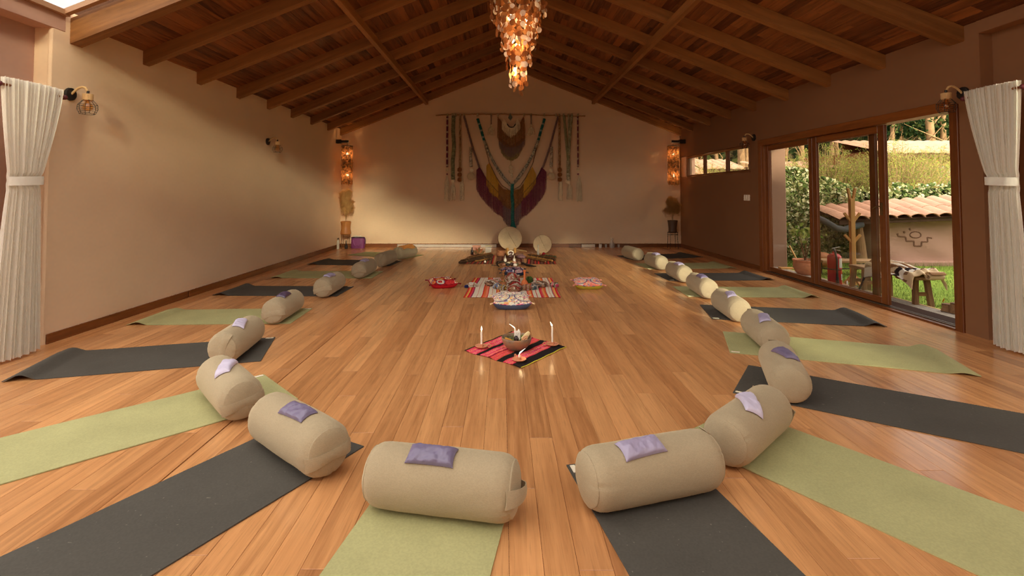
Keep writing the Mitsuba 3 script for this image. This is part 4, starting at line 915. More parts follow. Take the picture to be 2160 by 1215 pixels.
cushion(1.17, 6.95, -3, 0.19, 0.19, 0.145, patchwork([(226, 130, 110), (232, 206, 180), (222, 120, 120), (120, 110, 160), (236, 190, 150), (206, 196, 190)], 8, 260), C(170, 152, 50), [C(226, 110, 90), C(226, 110, 90), C(70, 80, 150)], 'coral pink embroidered cushion with yellow underside right of the striped blanket', 'yellow underside', C(222, 150, 130))
cushion(0.16, 8.05, 3, 0.195, 0.18, 0.13, circles((52, 44, 60), [(214, 120, 84), (214, 200, 190), (206, 140, 150), (120, 110, 150)], 9, 4), C(34, 42, 62), [C(40, 44, 66)], 'dark navy cushion with orange rings behind the striped blanket', 'plain navy underside', C(70, 60, 60))
# ---------------------------------------------------------------- instruments on small woven cloths at the back
def small_cloth(pts, cols, lb, seed):
    p = [np.array(q) for q in pts]
    def fn(u, v):
        b = (1 - u)[..., None] * ((1 - v)[..., None] * p[0] + v[..., None] * p[3]) + u[..., None] * ((1 - v)[..., None] * p[1] + v[..., None] * p[2])
        return np.concatenate([b, (0.005 + 0.003 * np.sin(u * 13 + v * 8 + seed) ** 2)[..., None]], -1)
    m, u, v = sheet(fn, 90, 16, 0.003)
    t = thing('woven_cloth', lb, 'cloth')
    P(t, m, 'vc_cloth', smooth=True, col=np.array([C(*c) for c in cols])[(np.floor(u * 3 * len(cols)) % len(cols)).astype(int)])
BRC, DRD, RDD, ORG = (104, 70, 52), (74, 34, 30), (168, 44, 40), (188, 110, 60)
small_cloth([(-0.75, 9.24), (-0.185, 9.24), (-0.17, 10.5), (-0.62, 10.6)], [BRC, DRD, BRC, RDD, BRC, (124, 90, 66), DRD, RDD], 'brown and red striped cloth left of the drums, under wooden rattles', 1)
small_cloth([(-0.14, 9.42), (0.40, 9.42), (0.44, 10.9), (-0.12, 10.95)], [BRC, (90, 58, 46), BRC, DRD, (120, 88, 70)], 'brown cloth before the large drum, between two striped cloths', 2)
small_cloth([(0.43, 9.24), (0.98, 9.22), (1.04, 10.6), (0.53, 10.65)], [DRD, RDD, DRD, BRC, DRD, (150, 54, 44)], 'dark red cloth below the small drum, under wooden flutes', 3)

def stick(name, a, b, r, col, lb, cat, group=None, rings=None, r1=None, mat='vc_satin'):
    t = thing(name, lb, cat, group)
    n = 14; s = np.linspace(0, 1, n); p = (1 - s)[:, None] * np.array(a, float) + s[:, None] * np.array(b, float)
    P(t + '__shaft', tube(p, np.interp(s, [0, 1], [r, r1 or r]), 10), mat, smooth=40, col=C(*col))
    for f in rings or ():
        c = (1 - f) * np.array(a, float) + f * np.array(b, float); d = (np.array(b) - np.array(a)) / np.linalg.norm(np.array(b) - np.array(a))
        P(t + '__binding', tube([c - d * 0.012, c + d * 0.012], (r1 or r) * f + r * (1 - f) + 0.0025, 10), 'vc_matte', smooth=40, col=C(116, 82, 48))
    return t
WD, DW, YW = (104, 66, 38), (66, 44, 28), (156, 108, 56)
G1, G2 = 'wooden sticks and flutes on the left cloth', 'wooden flutes on the dark red cloth'
for i, (a, b, r, c, lb) in enumerate([
    ((-0.80, 9.22, 0.032), (-0.24, 10.05, 0.030), 0.024, DW, 'thick dark stick lying along the near edge of the left striped cloth'),
    ((-0.78, 9.40, 0.034), (-0.22, 10.35, 0.030), 0.026, DW, 'thick brown stick, second from the viewer on the left striped cloth'),
    ((-0.66, 9.65, 0.060), (-0.25, 10.45, 0.055), 0.020, WD, 'brown stick lying on top of the pile on the left striped cloth'),
    ((-0.52, 9.42, 0.030), (-0.24, 9.75, 0.032), 0.014, YW, 'short yellow stick on the left striped cloth'),
    ((-0.34, 9.42, 0.030), (-0.22, 9.82, 0.034), 0.020, DW, 'dark flute near the right edge of the left striped cloth'),
    ((-0.70, 9.85, 0.032), (-0.45, 10.5, 0.030), 0.022, WD, 'brown stick at the far left of the left striped cloth')]):
    stick('wooden_flute', a, b, r, c, lb, 'flute', None, (0.2, 0.75))
for i, (a, b, r, c, lb) in enumerate([
    ((0.45, 9.98, 0.028), (0.80, 9.40, 0.028), 0.020, WD, 'brown flute nearest the viewer on the dark red cloth'),
    ((0.49, 10.15, 0.030), (0.93, 9.48, 0.030), 0.020, YW, 'light banded flute, second on the dark red cloth'),
    ((0.52, 10.32, 0.030), (1.00, 9.62, 0.030), 0.022, DW, 'dark banded flute, third on the dark red cloth'),
    ((0.56, 10.45, 0.028), (1.03, 9.85, 0.028), 0.018, WD, 'thin brown flute at the back of the dark red cloth'),
    ((0.84, 10.20, 0.036), (1.04, 9.95, 0.036), 0.028, (66, 70, 48), 'olive green rattle at the right end of the dark red cloth')]):
    stick('wooden_flute', a, b, r, c, lb, 'flute' if i < 4 else 'rattle', None, (0.15, 0.4, 0.62, 0.85))
stick('drum_beater', (0.28, 10.95, 0.075), (0.50, 10.72, 0.065), 0.013, (196, 160, 112), 'pale wooden beater lying before the large drum', 'drumstick')
t = thing('red_ball', 'small dark red ball at the foot of the small drum', 'ball'); P(t, mv(blob(0.036, 3, 0.08, 2, 2), 0.845, 10.42, 0.042), 'vc_matte', smooth=True, col=C(128, 26, 32))
# leaf bundle and feather things on the left cloth
t = thing('leaf_fan', 'brown dried leaf fan standing on the left striped cloth', 'fan')
for k in range(5):
    a = (-0.5 + 0.0 * k, 10.25, 0.06); g = math.radians(-60 + 32 * k)
    f = tm([(0, 0, 0), (-0.035, 0.01, 0.09), (0, 0, 0.17), (0.035, -0.01, 0.09)], [[0, 1, 2], [0, 2, 3]])
    P(t + '__leaf', mv(rt(rt(f, [1, 0, 0], -35), [0, 1, 0], math.degrees(g)), *a), 'vc_matte', col=C(*((150, 90, 60) if k % 2 else (112, 84, 52))))
P(t + '__handle', tube([(-0.5, 10.25, 0.065), (-0.55, 10.0, 0.055)], 0.012, 8), 'vc_satin', smooth=40, col=C(*DW))
t = thing('white_shell', 'little white shell near the front of the left striped cloth', 'shell'); P(t, mv(blob(0.022, 2, 0.15, 2, 8), -0.335, 9.38, 0.024), 'vc_gloss', smooth=True, col=C(232, 220, 204))

def bottle(name, x, y, prof, mat, lb, cat, col=None, cap=None, capcol=None, fill=None):
    t = thing(name, lb, cat)
    P(t + '__body', mv(lathe(prof, 24), x, y, 0.0), mat, smooth=40, col=col)
    if cap: P(t + '__cap', mv(lathe(cap, 16), x, y, 0.0), 'vc_satin', smooth=40, col=capcol)
    return t
bottle('brown_bottle', -0.66, 10.73, [(0, 0), (0.028, 0), (0.03, 0.006), (0.03, 0.075), (0.012, 0.1), (0.011, 0.125), (0, 0.126)], 'vc_gloss', 'small dark brown bottle behind the left striped cloth', 'bottle', C(40, 24, 18), [(0, 0.124), (0.013, 0.124), (0.013, 0.142), (0, 0.143)], C(24, 18, 16))
bottle('glass_flask', 0.73, 10.42, [(0, 0.006), (0.026, 0.006), (0.027, 0.012), (0.026, 0.07), (0.022, 0.08), (0.024, 0.11), (0.012, 0.14), (0.012, 0.22), (0.015, 0.226)], 'milky_glass', 'slim clear glass bottle before the small drum', 'bottle', None, [(0, 0.205), (0.011, 0.205), (0.011, 0.235), (0, 0.235)], C(150, 130, 110))
t = thing('pink_box', 'pinkish translucent box behind the left striped cloth', 'box')
P(t + '__body', bx(-0.672, -0.498, 11.02, 11.16, 0.002, 0.135, 0.006), 'vc_satin', col=C(168, 112, 92)); P(t + '__lid', bx(-0.678, -0.492, 11.015, 11.165, 0.135, 0.152, 0.004), 'vc_satin', col=C(214, 160, 134))
t = thing('glass_jar', 'square clear glass jar right of the pinkish box', 'jar')
P(t + '__body', join(*[tm(q, [[0, 1, 2], [0, 2, 3]]) for q in ([(-0.385, 10.95, 0.004), (-0.255, 10.95, 0.004), (-0.255, 10.95, 0.135), (-0.385, 10.95, 0.135)], [(-0.385, 11.07, 0.004), (-0.255, 11.07, 0.004), (-0.255, 11.07, 0.135), (-0.385, 11.07, 0.135)], [(-0.385, 10.95, 0.004), (-0.385, 11.07, 0.004), (-0.385, 11.07, 0.135), (-0.385, 10.95, 0.135)], [(-0.255, 10.95, 0.004), (-0.255, 11.07, 0.004), (-0.255, 11.07, 0.135), (-0.255, 10.95, 0.135)])]), 'milky_glass')
P(t + '__lid', bx(-0.39, -0.25, 10.945, 11.075, 0.135, 0.158, 0.004), 'vc_satin', col=C(200, 184, 150)); P(t + '__base', bx(-0.385, -0.255, 10.95, 11.07, 0.001, 0.01), 'vc_satin', col=C(170, 140, 100))

# two upright bamboo tubes, bundles and pale ring
for x, lb in ((0.09, 'left one of two upright bamboo tubes before the large drum'), (0.25, 'right one of two upright bamboo tubes before the large drum')):
    t = thing('bamboo_tube', lb, 'bamboo tube')
    P(t + '__tube', mv(lathe([(0, 0.01), (0.027, 0.01), (0.028, 0.012), (0.027, 0.065), (0.0285, 0.07), (0.027, 0.075), (0.0275, 0.165), (0.022, 0.166), (0.022, 0.12), (0, 0.12)], 20), x, 10.45, 0), 'vc_satin', smooth=40, col=C(184, 130, 64))
t = thing('woven_basket', 'reddish brown round basket left of the bamboo tubes', 'basket')
bprof = [(0, 0.008), (0.07, 0.008)] + [(0.085 + 0.018 * math.sin(k * 0.5) + 0.002 * (k % 2), 0.015 + 0.012 * k) for k in range(9)] + [(0.08, 0.12), (0.075, 0.03), (0, 0.025)]
P(t, mv(lathe(bprof, 36), -0.04, 10.35, 0), 'vc_matte', smooth=50, col=C(150, 96, 66))
for x, y, a, lb in ((0.30, 10.28, 25, 'brown pouch right of the bamboo tubes'), (0.36, 9.95, -30, 'dull violet pouch on the brown cloth at right')):
    t = thing('pouch', lb, 'pouch'); m = blob(0.075, 4, 0.28, 2.4, int(x * 100), (1.15, 0.9, 0.55)); P(t, mv(rt(m, [0, 0, 1], a), x, y, 0.048), 'vc_cloth', smooth=True, col=C(122, 84, 66) if a > 0 else C(124, 90, 92))
t = thing('shell_bowl', 'white abalone-like shell standing upright between the bamboo tubes', 'shell')
a = np.linspace(0, 2 * PI, 30)
P(t + '__rim', tube(np.stack([0.155 + 0.052 * np.cos(a), 10.05 + 0 * a, 0.105 + 0.045 * np.sin(a)], 1), 0.013, 8), 'vc_gloss', smooth=True, col=C(222, 208, 190))
P(t + '__hollow', mv(rt(lathe([(0, 0.01), (0.02, 0.008), (0.046, 0)], 24), [1, 0, 0], -90), 0.155, 10.055, 0.105), 'vc_gloss', smooth=True, col=C(92, 64, 56))
P(t + '__foot', mv(blob(0.055, 3, 0.3, 3, 2, (1.1, 0.8, 0.7)), 0.155, 10.05, 0.044), 'vc_satin', smooth=True, col=C(70, 40, 32))
for x, y, lb in ((0.042, 9.53, 'left one of two white candle jars before the upright shell'), (0.213, 9.50, 'right one of two white candle jars before the upright shell')):
    t = thing('candle_jar', lb, 'candle')
    P(t + '__jar', mv(lathe([(0, 0.009), (0.026, 0.009), (0.027, 0.012), (0.027, 0.058), (0.024, 0.059), (0.024, 0.045), (0, 0.045)], 20), x, y, 0), 'vc_gloss', smooth=40, col=C(226, 216, 202))
    P(t + '__neck', mv(lathe([(0.016, 0.058), (0.018, 0.07), (0.008, 0.085), (0.006, 0.125), (0, 0.127)], 14), x, y, 0), 'vc_gloss', smooth=40, col=C(196, 180, 160))
# feather fan on a dark tray
t = thing('feather', 'long dark feather lying to the right of the stones', 'feather')
def fe(u, v):
    x = 0.30 + 0.28 * u; wv = 0.085 * np.sin(np.clip(u * 1.05, 0, 1) * PI) ** 0.6 * (v - 0.5)
    return np.stack([x, 9.28 - 0.5 * u + 3.4 * wv + 0.02 * np.sin(u * 60) * np.abs(v - 0.5), 0.022 + 0.02 * np.sin(v * PI) * (1 - u * 0.6)], -1)
m, u, v = sheet(fe, 60, 14, 0.002); P(t + '__vane', m, 'vc_satin', smooth=True, col=np.where((np.abs(v - 0.4) < 0.08)[:, None] & (u > 0.3)[:, None], C(110, 96, 84), C(26, 20, 18)))
P(t + '__quill', tube([(0.24, 9.38, 0.02), (0.44, 9.03, 0.035), (0.575, 8.80, 0.028)], [0.005, 0.004, 0.002], 6), 'vc_satin', smooth=True, col=C(40, 30, 24))
t = thing('black_horn', 'curved black horn lying left of the stones', 'horn')
s = np.linspace(0, 1, 20)
P(t + '__horn', tube(np.stack([0.02 - 0.13 * np.sin(s * 2.4), 9.35 - 0.62 * s, 0.03 + 0.02 * np.sin(s * PI)], 1), 0.006 + 0.02 * np.sin(np.clip(s * 0.9 + 0.1, 0, 1) * PI), 10), 'vc_gloss', smooth=True, col=C(22, 17, 16))
P(t + '__tip', tube([(-0.10, 8.95, 0.022), (-0.19, 8.98, 0.014), (-0.20, 9.0, 0.018)], [0.006, 0.004, 0.009], 6), 'vc_satin', smooth=True, col=C(70, 48, 36))
q = np.random.default_rng(44)
STN = [((0.05, 9.12), 'greenish grey', (96, 96, 78)), ((0.105, 9.2), 'cream', (206, 190, 160)), ((0.16, 9.05), 'dark brown', (62, 46, 40)), ((0.205, 9.17), 'pink', (196, 142, 120)), ((0.25, 9.02), 'mossy', (92, 86, 60)),
       ((0.29, 9.14), 'brown striped', (120, 84, 60)), ((0.09, 8.98), 'black', (30, 26, 26)), ((0.215, 8.93), 'white', (216, 204, 188)), ((0.155, 9.28), 'ochre', (150, 116, 62)), ((0.01, 8.98), 'rusty', (140, 92, 66))]
for i, ((x, y), nm, c) in enumerate(STN):
    t = thing('stone', f'{nm} stone among the stones behind the navy cushion', 'stone', 'stones behind the navy cushion')
    r = q.uniform(0.028, 0.04); P(t, mv(blob(r, 3, 0.25, 2.0, i, (1.1, 1, 0.85)), x, y, r * 0.8), 'vc_satin', smooth=True, col=C(*c))

# frame drums leaning back
def drum(x, y, R, depth, lean, rz, lb, base):
    t = thing('frame_drum', lb, 'drum')
    to = T().translate([x, y, base]).rotate([0, 0, 1], rz).rotate([1, 0, 0], -lean).translate([0, 0, R])
    up = trimesh.transformations.rotation_matrix(PI / 2, [1, 0, 0])
    def T2(m): m = m.copy(); m.apply_transform(up); return m
    rimm = lathe([(R * 0.97, -0.012), (R * 0.995, -0.01), (R, 0.0), (R, 0.02)], 72); skin = lathe([(0, 0.003), (R * 0.5, 0.002), (R * 0.97, 0), (R, -0.004), (R * 1.004, -0.018)], 72)
    P(t + '__skin', T2(skin), 'hide', smooth=40, to=to)
    P(t + '__shell', T2(lathe([(R * 1.0, -0.012), (R * 1.0, -depth), (R * 0.96, -depth), (R * 0.96, -0.012)], 72)), 'vc_satin', smooth=40, col=C(116, 80, 50), to=to)
    a = np.linspace(0, 2 * PI, 60)
    P(t + '__lacing', join(tube(np.stack([R * 1.006 * np.cos(a), 0.02 + 0 * a, R * 1.006 * np.sin(a)], 1), 0.004, 6), *[tube([(R * 1.01 * math.cos(g), 0.02, R * 1.01 * math.sin(g)), (R * 1.01 * math.cos(g + 0.1), depth, R * 1.01 * math.sin(g + 0.1))], 0.0025, 5) for g in np.linspace(0, 2 * PI, 24, endpoint=False)]), 'vc_matte', smooth=True, col=C(140, 100, 64), to=to)
    P(t + '__cord', tube([(-R * 0.35, -0.005, R * 0.9), (0.02 * R, -0.006, 0.1 * R), (R * 0.5, -0.005, -R * 0.75)], 0.0022, 5), 'vc_matte', smooth=True, col=C(150, 116, 74), to=to)
    P(t + '__hide_fold', T2(lathe([(R * 1.002, -0.02), (R * 1.012, -0.03), (R * 1.004, -0.055)], 60)), 'hide', smooth=True, to=to)
scene['hide'] = principled(proc(plaster((208, 182, 144), 0.25, 5.0)), 0.7, 0.3)
drum(0.17, 11.50, 0.275, 0.12, 18, 4, 'large hide frame drum leaning below the macrame hanging', 0.006)
drum(0.85, 10.86, 0.20, 0.09, 10, -8, 'small hide frame drum standing right of the large one', 0.003)

# ---------------------------------------------------------------- along the back wall
t = thing('purple_bag', 'purple cloth bag with a looped handle in the left back corner', 'bag')
def bagm(sx, sy, h, seed):
    n = 48; a = np.arange(n) * 2 * PI / n; zs = np.linspace(0, h, 14); V = []
    for z in zs:
        k = 1 + 0.06 * math.sin(z / h * PI) - 0.04 * (z / h)
        r = (np.abs(np.cos(a)) ** 4 + np.abs(np.sin(a)) ** 4) ** -0.25
        w = 1 + 0.05 * (meshkit.fbm(np.stack([np.cos(a) * 2, np.sin(a) * 2, 0 * a + z * 9], -1) + seed, 3, seed) - 0.5)
        V.append(np.stack([sx * k * r * w * np.cos(a), sy * k * r * w * np.sin(a), np.full(n, z)], 1))
    i, j = np.meshgrid(np.arange(13), np.arange(n), indexing='ij')
    f = tri(np.stack([i * n + j, i * n + (j + 1) % n, (i + 1) * n + (j + 1) % n, (i + 1) * n + j], -1).reshape(-1, 4))
    V = np.vstack(V + [[[0, 0, 0]], [[0, 0, h * 0.93]]]); m = 14 * n
    f = np.vstack([f, [[m, (q + 1) % n, q] for q in range(n)], [[m + 1, 13 * n + q, 13 * n + (q + 1) % n] for q in range(n)]])
    return tm(V, f)
P(t + '__body', bagm(0.152, 0.095, 0.245, 3), 'vc_satin', smooth=40, col=C(128, 58, 110), to=xf(-3.445, 11.93, 0.002))
s = np.linspace(0, PI, 20)
P(t + '__handle', tube(np.stack([0.085 * np.cos(s), -0.102 - 0.006 * np.sin(s), 0.20 - 0.15 * np.sin(s)], 1), 0.008, 8), 'vc_satin', smooth=True, col=C(150, 84, 134), to=xf(-3.445, 11.93, 0.002))
P(t + '__top_band', mv(bagm(0.150, 0.094, 0.022, 3), 0, 0, 0.236), 'vc_satin', smooth=40, col=C(70, 34, 66), to=xf(-3.445, 11.93, 0.002))
P(t + '__drawn_strap', join(*[tube([(0.145, -0.02 * k, 0.26), (0.175 + 0.005 * k, -0.03 * k, 0.20), (0.17, -0.02 * k, 0.10)], 0.008, 7) for k in range(3)]), 'vc_satin', smooth=True, col=C(86, 46, 84), to=xf(-3.445, 11.93, 0.002))
t = thing('folded_paper', 'white crumpled paper on top of the purple bag', 'paper'); P(t, mv(blob(0.09, 3, 0.25, 2.2, 4, (1.2, 0.7, 0.2)), -3.46, 11.93, 0.278), 'vc_matte', smooth=30, col=C(222, 212, 196))
bottle('white_bottle', -3.862, 11.75, [(0, 0.001), (0.031, 0.001), (0.033, 0.006), (0.033, 0.17), (0.02, 0.2), (0.014, 0.215), (0.014, 0.225), (0, 0.226)], 'vc_gloss', 'white water bottle in the left back corner', 'bottle', C(206, 198, 178), [(0, 0.224), (0.017, 0.224), (0.017, 0.252), (0, 0.254)], C(60, 44, 36))

def pampas(x, y, z0, n, spread, hgt, seed, lb, col, drop=1.0):
    """A bunch of feathery grass plumes on stems."""
    t = thing('pampas_grass', lb, 'dried grass', 'dried grass bunches in the back corners')
    q = np.random.default_rng(seed)
    for k in range(n):
        g = 2 * PI * (k + q.uniform(-0.2, 0.2)) / n; hf = q.uniform(0.5, 1.0); lean = spread * (1.35 - hf) * q.uniform(0.8, 1.2); h = hgt * hf
        ex, ey = lean * math.cos(g), -0.55 * lean * abs(math.sin(g)) if y > 11.7 else lean * math.sin(g)
        s = np.linspace(0, 1, 14); p = np.stack([x + ex * s ** 1.6, y + ey * s ** 1.6 , z0 + h * np.sin(s * 1.45) - 0.10 * drop * s ** 5], 1)
        k1 = P(t + '__stem', tube(p[:8], 0.0022, 5), 'vc_matte', smooth=True, col=C(150, 112, 66))
        ms = []
        for i in range(300):
            f = q.uniform(0.30, 1.0) ** 0.8; c = np.array([np.interp(f, s, p[:, a]) for a in range(3)]); d = np.array([np.interp(min(f + 0.05, 1), s, p[:, a]) for a in range(3)]) - c + [0, 0, 1e-4]
            d /= np.linalg.norm(d); o = q.normal(0, 1, 3); o -= d * (o @ d); o /= np.linalg.norm(o)
            L = 0.15 * (1.15 - f * 0.6); e1 = c + d * L * 0.30 + o * L * 0.55; e2 = c + d * L * 0.10 + o * L * 1.0 - [0, 0, 0.60 * L]
            w = np.cross(d, o) * 0.0022
            ms.append((c - w, c + w, e1 + w * 0.8, e1 - w * 0.8, e2))
        V = np.array(ms).reshape(-1, 3); b = 5 * np.arange(300)[:, None]
        F = np.vstack([b + [0, 1, 2], b + [0, 2, 3], b + [3, 2, 4]])
        kk = P(t + '__plume', tm(V, F), 'leaf', col=np.repeat(np.clip(C(*col) * q.uniform(0.75, 1.2, (300, 1)), 0, 1), 5, 0)); lab(kk, 'feathery plume of fine drooping hairs', kind='stuff')
pampas(-3.70, 11.80, 0.60, 15, 0.27, 0.88, 7, 'tall golden pampas grass in the rattan vase at the left back corner', (206, 160, 100))
t = thing('rattan_vase', 'honey brown rattan vase on a stand in the left back corner', 'vase')
P(t, mv(lathe([(0, 0.0), (0.112, 0.0), (0.118, 0.012)] + [(0.112 + 0.01 * math.cos(k * 0.25) + 0.0015 * (k % 2), 0.02 + 0.012 * k) for k in range(24)] + [(0.104, 0.312), (0.10, 0.29), (0.1, 0.15), (0, 0.14)], 36), -3.70, 11.80, 0.335), 'vc_satin', smooth=50, col=C(176, 112, 58))
def stand(x, y, h, r, lb, col):
    t = thing('plant_stand', lb, 'plant stand'); a = np.linspace(0, 2 * PI, 25)
    P(t + '__top_ring', tube(np.stack([x + r * np.cos(a), y + r * np.sin(a), np.full(25, h)], 1), 0.005, 6), 'vc_satin', smooth=True, col=col)
    P(t + '__lower_ring', tube(np.stack([x + r * 1.02 * np.cos(a), y + r * 1.02 * np.sin(a), np.full(25, h - 0.05)], 1), 0.004, 6), 'vc_satin', smooth=True, col=col)
    P(t + '__cross_bar', join(*[bar((x - r * c, y - r * s, h), (x + r * c, y + r * s, h), 0.012, 0.006) for c, s in ((1, 0), (0, 1))]), 'vc_satin', col=col)
    for k in range(4):
        g = PI / 4 + k * PI / 2; P(t + '__leg', tube([(x + r * math.cos(g), y + r * math.sin(g), h), (x + r * 1.12 * math.cos(g), y + r * 1.12 * math.sin(g), 0.003)], 0.005, 6), 'vc_satin', smooth=True, col=col)
stand(-3.70, 11.80, 0.325, 0.10, 'thin stand under the rattan vase at the left back corner', C(120, 84, 52))
t = thing('small_plant_pot', 'little dark object on the floor below the rattan vase', 'pot'); P(t, mv(lathe([(0, 0), (0.03, 0), (0.038, 0.05), (0.03, 0.09), (0.012, 0.11), (0.01, 0.19), (0, 0.2)], 18), -3.69, 11.80, 0.001), 'vc_satin', smooth=40, col=C(52, 36, 28))
pampas(4.00, 11.82, 0.60, 12, 0.27, 0.72, 11, 'drooping pampas grass in the dark vase at the right back corner', (176, 128, 74))
t = thing('dark_vase', 'dark brown vase on an iron stand in the right back corner', 'vase')
P(t, mv(lathe([(0, 0.0), (0.09, 0.0), (0.098, 0.01), (0.094, 0.08), (0.104, 0.2), (0.116, 0.27), (0.11, 0.275), (0.1, 0.25), (0.09, 0.1), (0, 0.09)], 32), 4.00, 11.82, 0.39), 'vc_satin', smooth=40, col=C(84, 60, 42))
stand(4.00, 11.82, 0.38, 0.118, 'thin iron stand under the dark vase at the right back corner', C(40, 32, 28))
for x0, x1, lb in ((-2.55, -0.16, 'long silvery strip standing along the back baseboard left of the large drum'), (1.90, 2.22, 'short silvery strip at the back baseboard beside the short white candle')):
    t = thing('metal_strip', lb, 'strip')
    P(t + '__bar', bx(x0, x1, 12.105, 12.134, 0.002, 0.072, 0.004), 'vc_metal', col=C(214, 204, 188))
    P(t + '__end_cap', join(bx(x0 - 0.006, x0, 12.104, 12.135, 0.001, 0.074), bx(x1, x1 + 0.006, 12.104, 12.135, 0.001, 0.074)), 'vc_satin', col=C(150, 140, 128))
bottle('white_candle', 2.33, 12.02, [(0, 0.001), (0.035, 0.001), (0.035, 0.085), (0, 0.086)], 'vc_satin', 'short white candle on the floor at the back wall, right of the drums', 'candle', C(220, 210, 196))
bottle('clear_carafe', 2.60, 11.98, [(0, 0.002), (0.055, 0.002), (0.06, 0.01), (0.062, 0.09), (0.045, 0.13), (0.028, 0.16), (0.03, 0.2), (0.04, 0.23)], 'milky_glass', 'clear glass carafe at the back wall beside the short white candle', 'carafe')
bottle('drinking_glass', 2.47, 12.04, [(0, 0.003), (0.022, 0.003), (0.03, 0.08)], 'milky_glass', 'small clear glass between the white candle and the carafe', 'glass')
bottle('drinking_glass', 2.78, 12.06, [(0, 0.003), (0.024, 0.003), (0.032, 0.075)], 'milky_glass', 'small clear glass to the right of the carafe', 'glass')

# ---------------------------------------------------------------- macrame hanging on the gable wall
MY = 12.09
def mx(c): return -1.845 + 0.002642 * c
def mz(c): return 3.4545 - 0.002642 * c
t = thing('macrame_hanging', 'large macrame wall hanging with fringes and tassels on the gable wall', 'wall hanging')
s = np.linspace(80, 1456, 40)
P(t + '__branch', tube([(mx(x), MY, mz(98 - 10 * math.sin((x - 80) / 330.0) + 2 * math.sin(x / 40))) for x in s], 0.014 + 0.002 * np.sin(np.arange(40) * 1.3), 10), 'vc_matte', smooth=True, col=C(168, 122, 80))
q = np.random.default_rng(77)
def fringe(top, bot, col, dy, nm, step=2.6, jag=10, var=0.16):
    tx, tz = np.array(top, float).T; bxx, bz = np.array(bot, float).T; ms = []
    for x in np.arange(tx[0], tx[-1], step):
        a, b = np.interp(x, tx, tz), np.interp(x, bxx, bz) + q.uniform(-jag, jag)
        if b - a < 3: continue
        x2 = x + q.normal(0, 1.5); r = 0.0034
        p = [(mx(x), MY - dy, mz(a)), (mx((x + x2) / 2), MY - dy - 0.004 * q.random(), mz((a + b) / 2)), (mx(x2), MY - dy - 0.002 * q.random(), mz(b))]
        ms.append((tube(p, r, 4), q.uniform(1 - var, 1 + var)))
    V = [m for m, _ in ms]; k = P(t + '__fringe', join(*V), 'vc_cloth', smooth=True, col=np.vstack([np.tile(np.clip(C(*col) * f, 0, 1), (len(m.vertices), 1)) for m, f in ms])); lab(k, nm + ' yarn fringe', kind='stuff')
BUR, YEW, OCH, MAU, OLV, CRM, TEA = (112, 48, 66), (196, 150, 56), (140, 92, 44), (128, 100, 100), (140, 126, 70), (214, 196, 164), (30, 92, 88)
fringe([(456, 600), (485, 572), (550, 690), (650, 800), (712, 890)], [(456, 780), (500, 850), (560, 925), (640, 1000), (712, 1050)], BUR, 0.010, 'burgundy')
fringe([(858, 890), (920, 800), (1000, 690), (1052, 572), (1097, 620)], [(858, 1045), (930, 1000), (1000, 925), (1060, 850), (1097, 770)], BUR, 0.010, 'burgundy')
fringe([(548, 560), (575, 535), (600, 590), (640, 670), (668, 735)], [(548, 740), (575, 800), (620, 840), (668, 870)], YEW, 0.020, 'yellow')
fringe([(885, 735), (910, 670), (940, 610), (968, 572), (1000, 640)], [(885, 860), (930, 820), (965, 770), (1000, 720)], YEW, 0.020, 'yellow')
fringe([(655, 725), (700, 775), (770, 790)], [(655, 860), (700, 925), (770, 968)], OCH, 0.024, 'ochre')
fringe([(800, 790), (850, 775), (888, 725)], [(800, 965), (850, 920), (888, 860)], OCH, 0.024, 'ochre')
fringe([(700, 900), (765, 950), (790, 955), (865, 900)], [(700, 1060), (750, 1125), (790, 1140), (830, 1110), (866, 1040)], MAU, 0.014, 'mauve')
fringe([(665, 360), (770, 395), (893, 355)], [(665, 385), (690, 455), (730, 500), (775, 515), (830, 495), (862, 440), (893, 360)], OLV, 0.010, 'olive')
fringe([(660, 300), (770, 380), (900, 300)], [(660, 380), (700, 450), (775, 490), (850, 440), (898, 370)], MAU, 0.014, 'mauve')
fringe([(650, 108), (700, 180), (740, 215), (775, 225), (815, 205), (855, 165), (890, 105), (904, 240)], [(650, 310), (700, 370), (770, 395), (850, 370), (905, 315)], OCH, 0.020, 'ochre')
fringe([(688, 165), (708, 130), (740, 190), (775, 205), (810, 188), (830, 122), (856, 180)], [(688, 230), (730, 275), (770, 302), (815, 270), (856, 225)], (232, 216, 184), 0.028, 'cream')
def cord(pts, r, cols, dy=0.022, nm='cord', twist=True):
    p = np.array(pts, float); d = np.r_[0, np.cumsum(np.hypot(*np.diff(p, axis=0).T))]; n = max(int(d[-1] / 5), 4); ss = np.linspace(0, d[-1], n)
    x, z = np.interp(ss, d, p[:, 0]), np.interp(ss, d, p[:, 1]); rr = r * (1 + (0.14 * np.sin(np.arange(n) * 1.7) if twist else 0))
    m = tube(np.stack([mx(x), np.full(n, MY - dy), mz(z)], 1), rr * 0.002642, 8)
    pal = np.array([C(*k) for k in cols]); pick = q.integers(0, len(cols), n * 8) if len(cols) > 1 else np.zeros(n * 8, int)
    if len(cols) == 4: pick = np.repeat((np.floor(np.arange(n) / 3) % 4).astype(int), 8)
    c = pal[pick] * (0.8 + 0.2 * np.tile(np.sin(np.arange(8) * PI / 4 + 0.5), n) + 0.12 * np.repeat(np.sin(np.arange(n) * 1.7), 8))[:, None]; c = np.clip(c, 0, 1)
    P(t + '__' + nm, m, 'vc_cloth', smooth=True, col=np.vstack([c, c[:1], c[-1:]]))
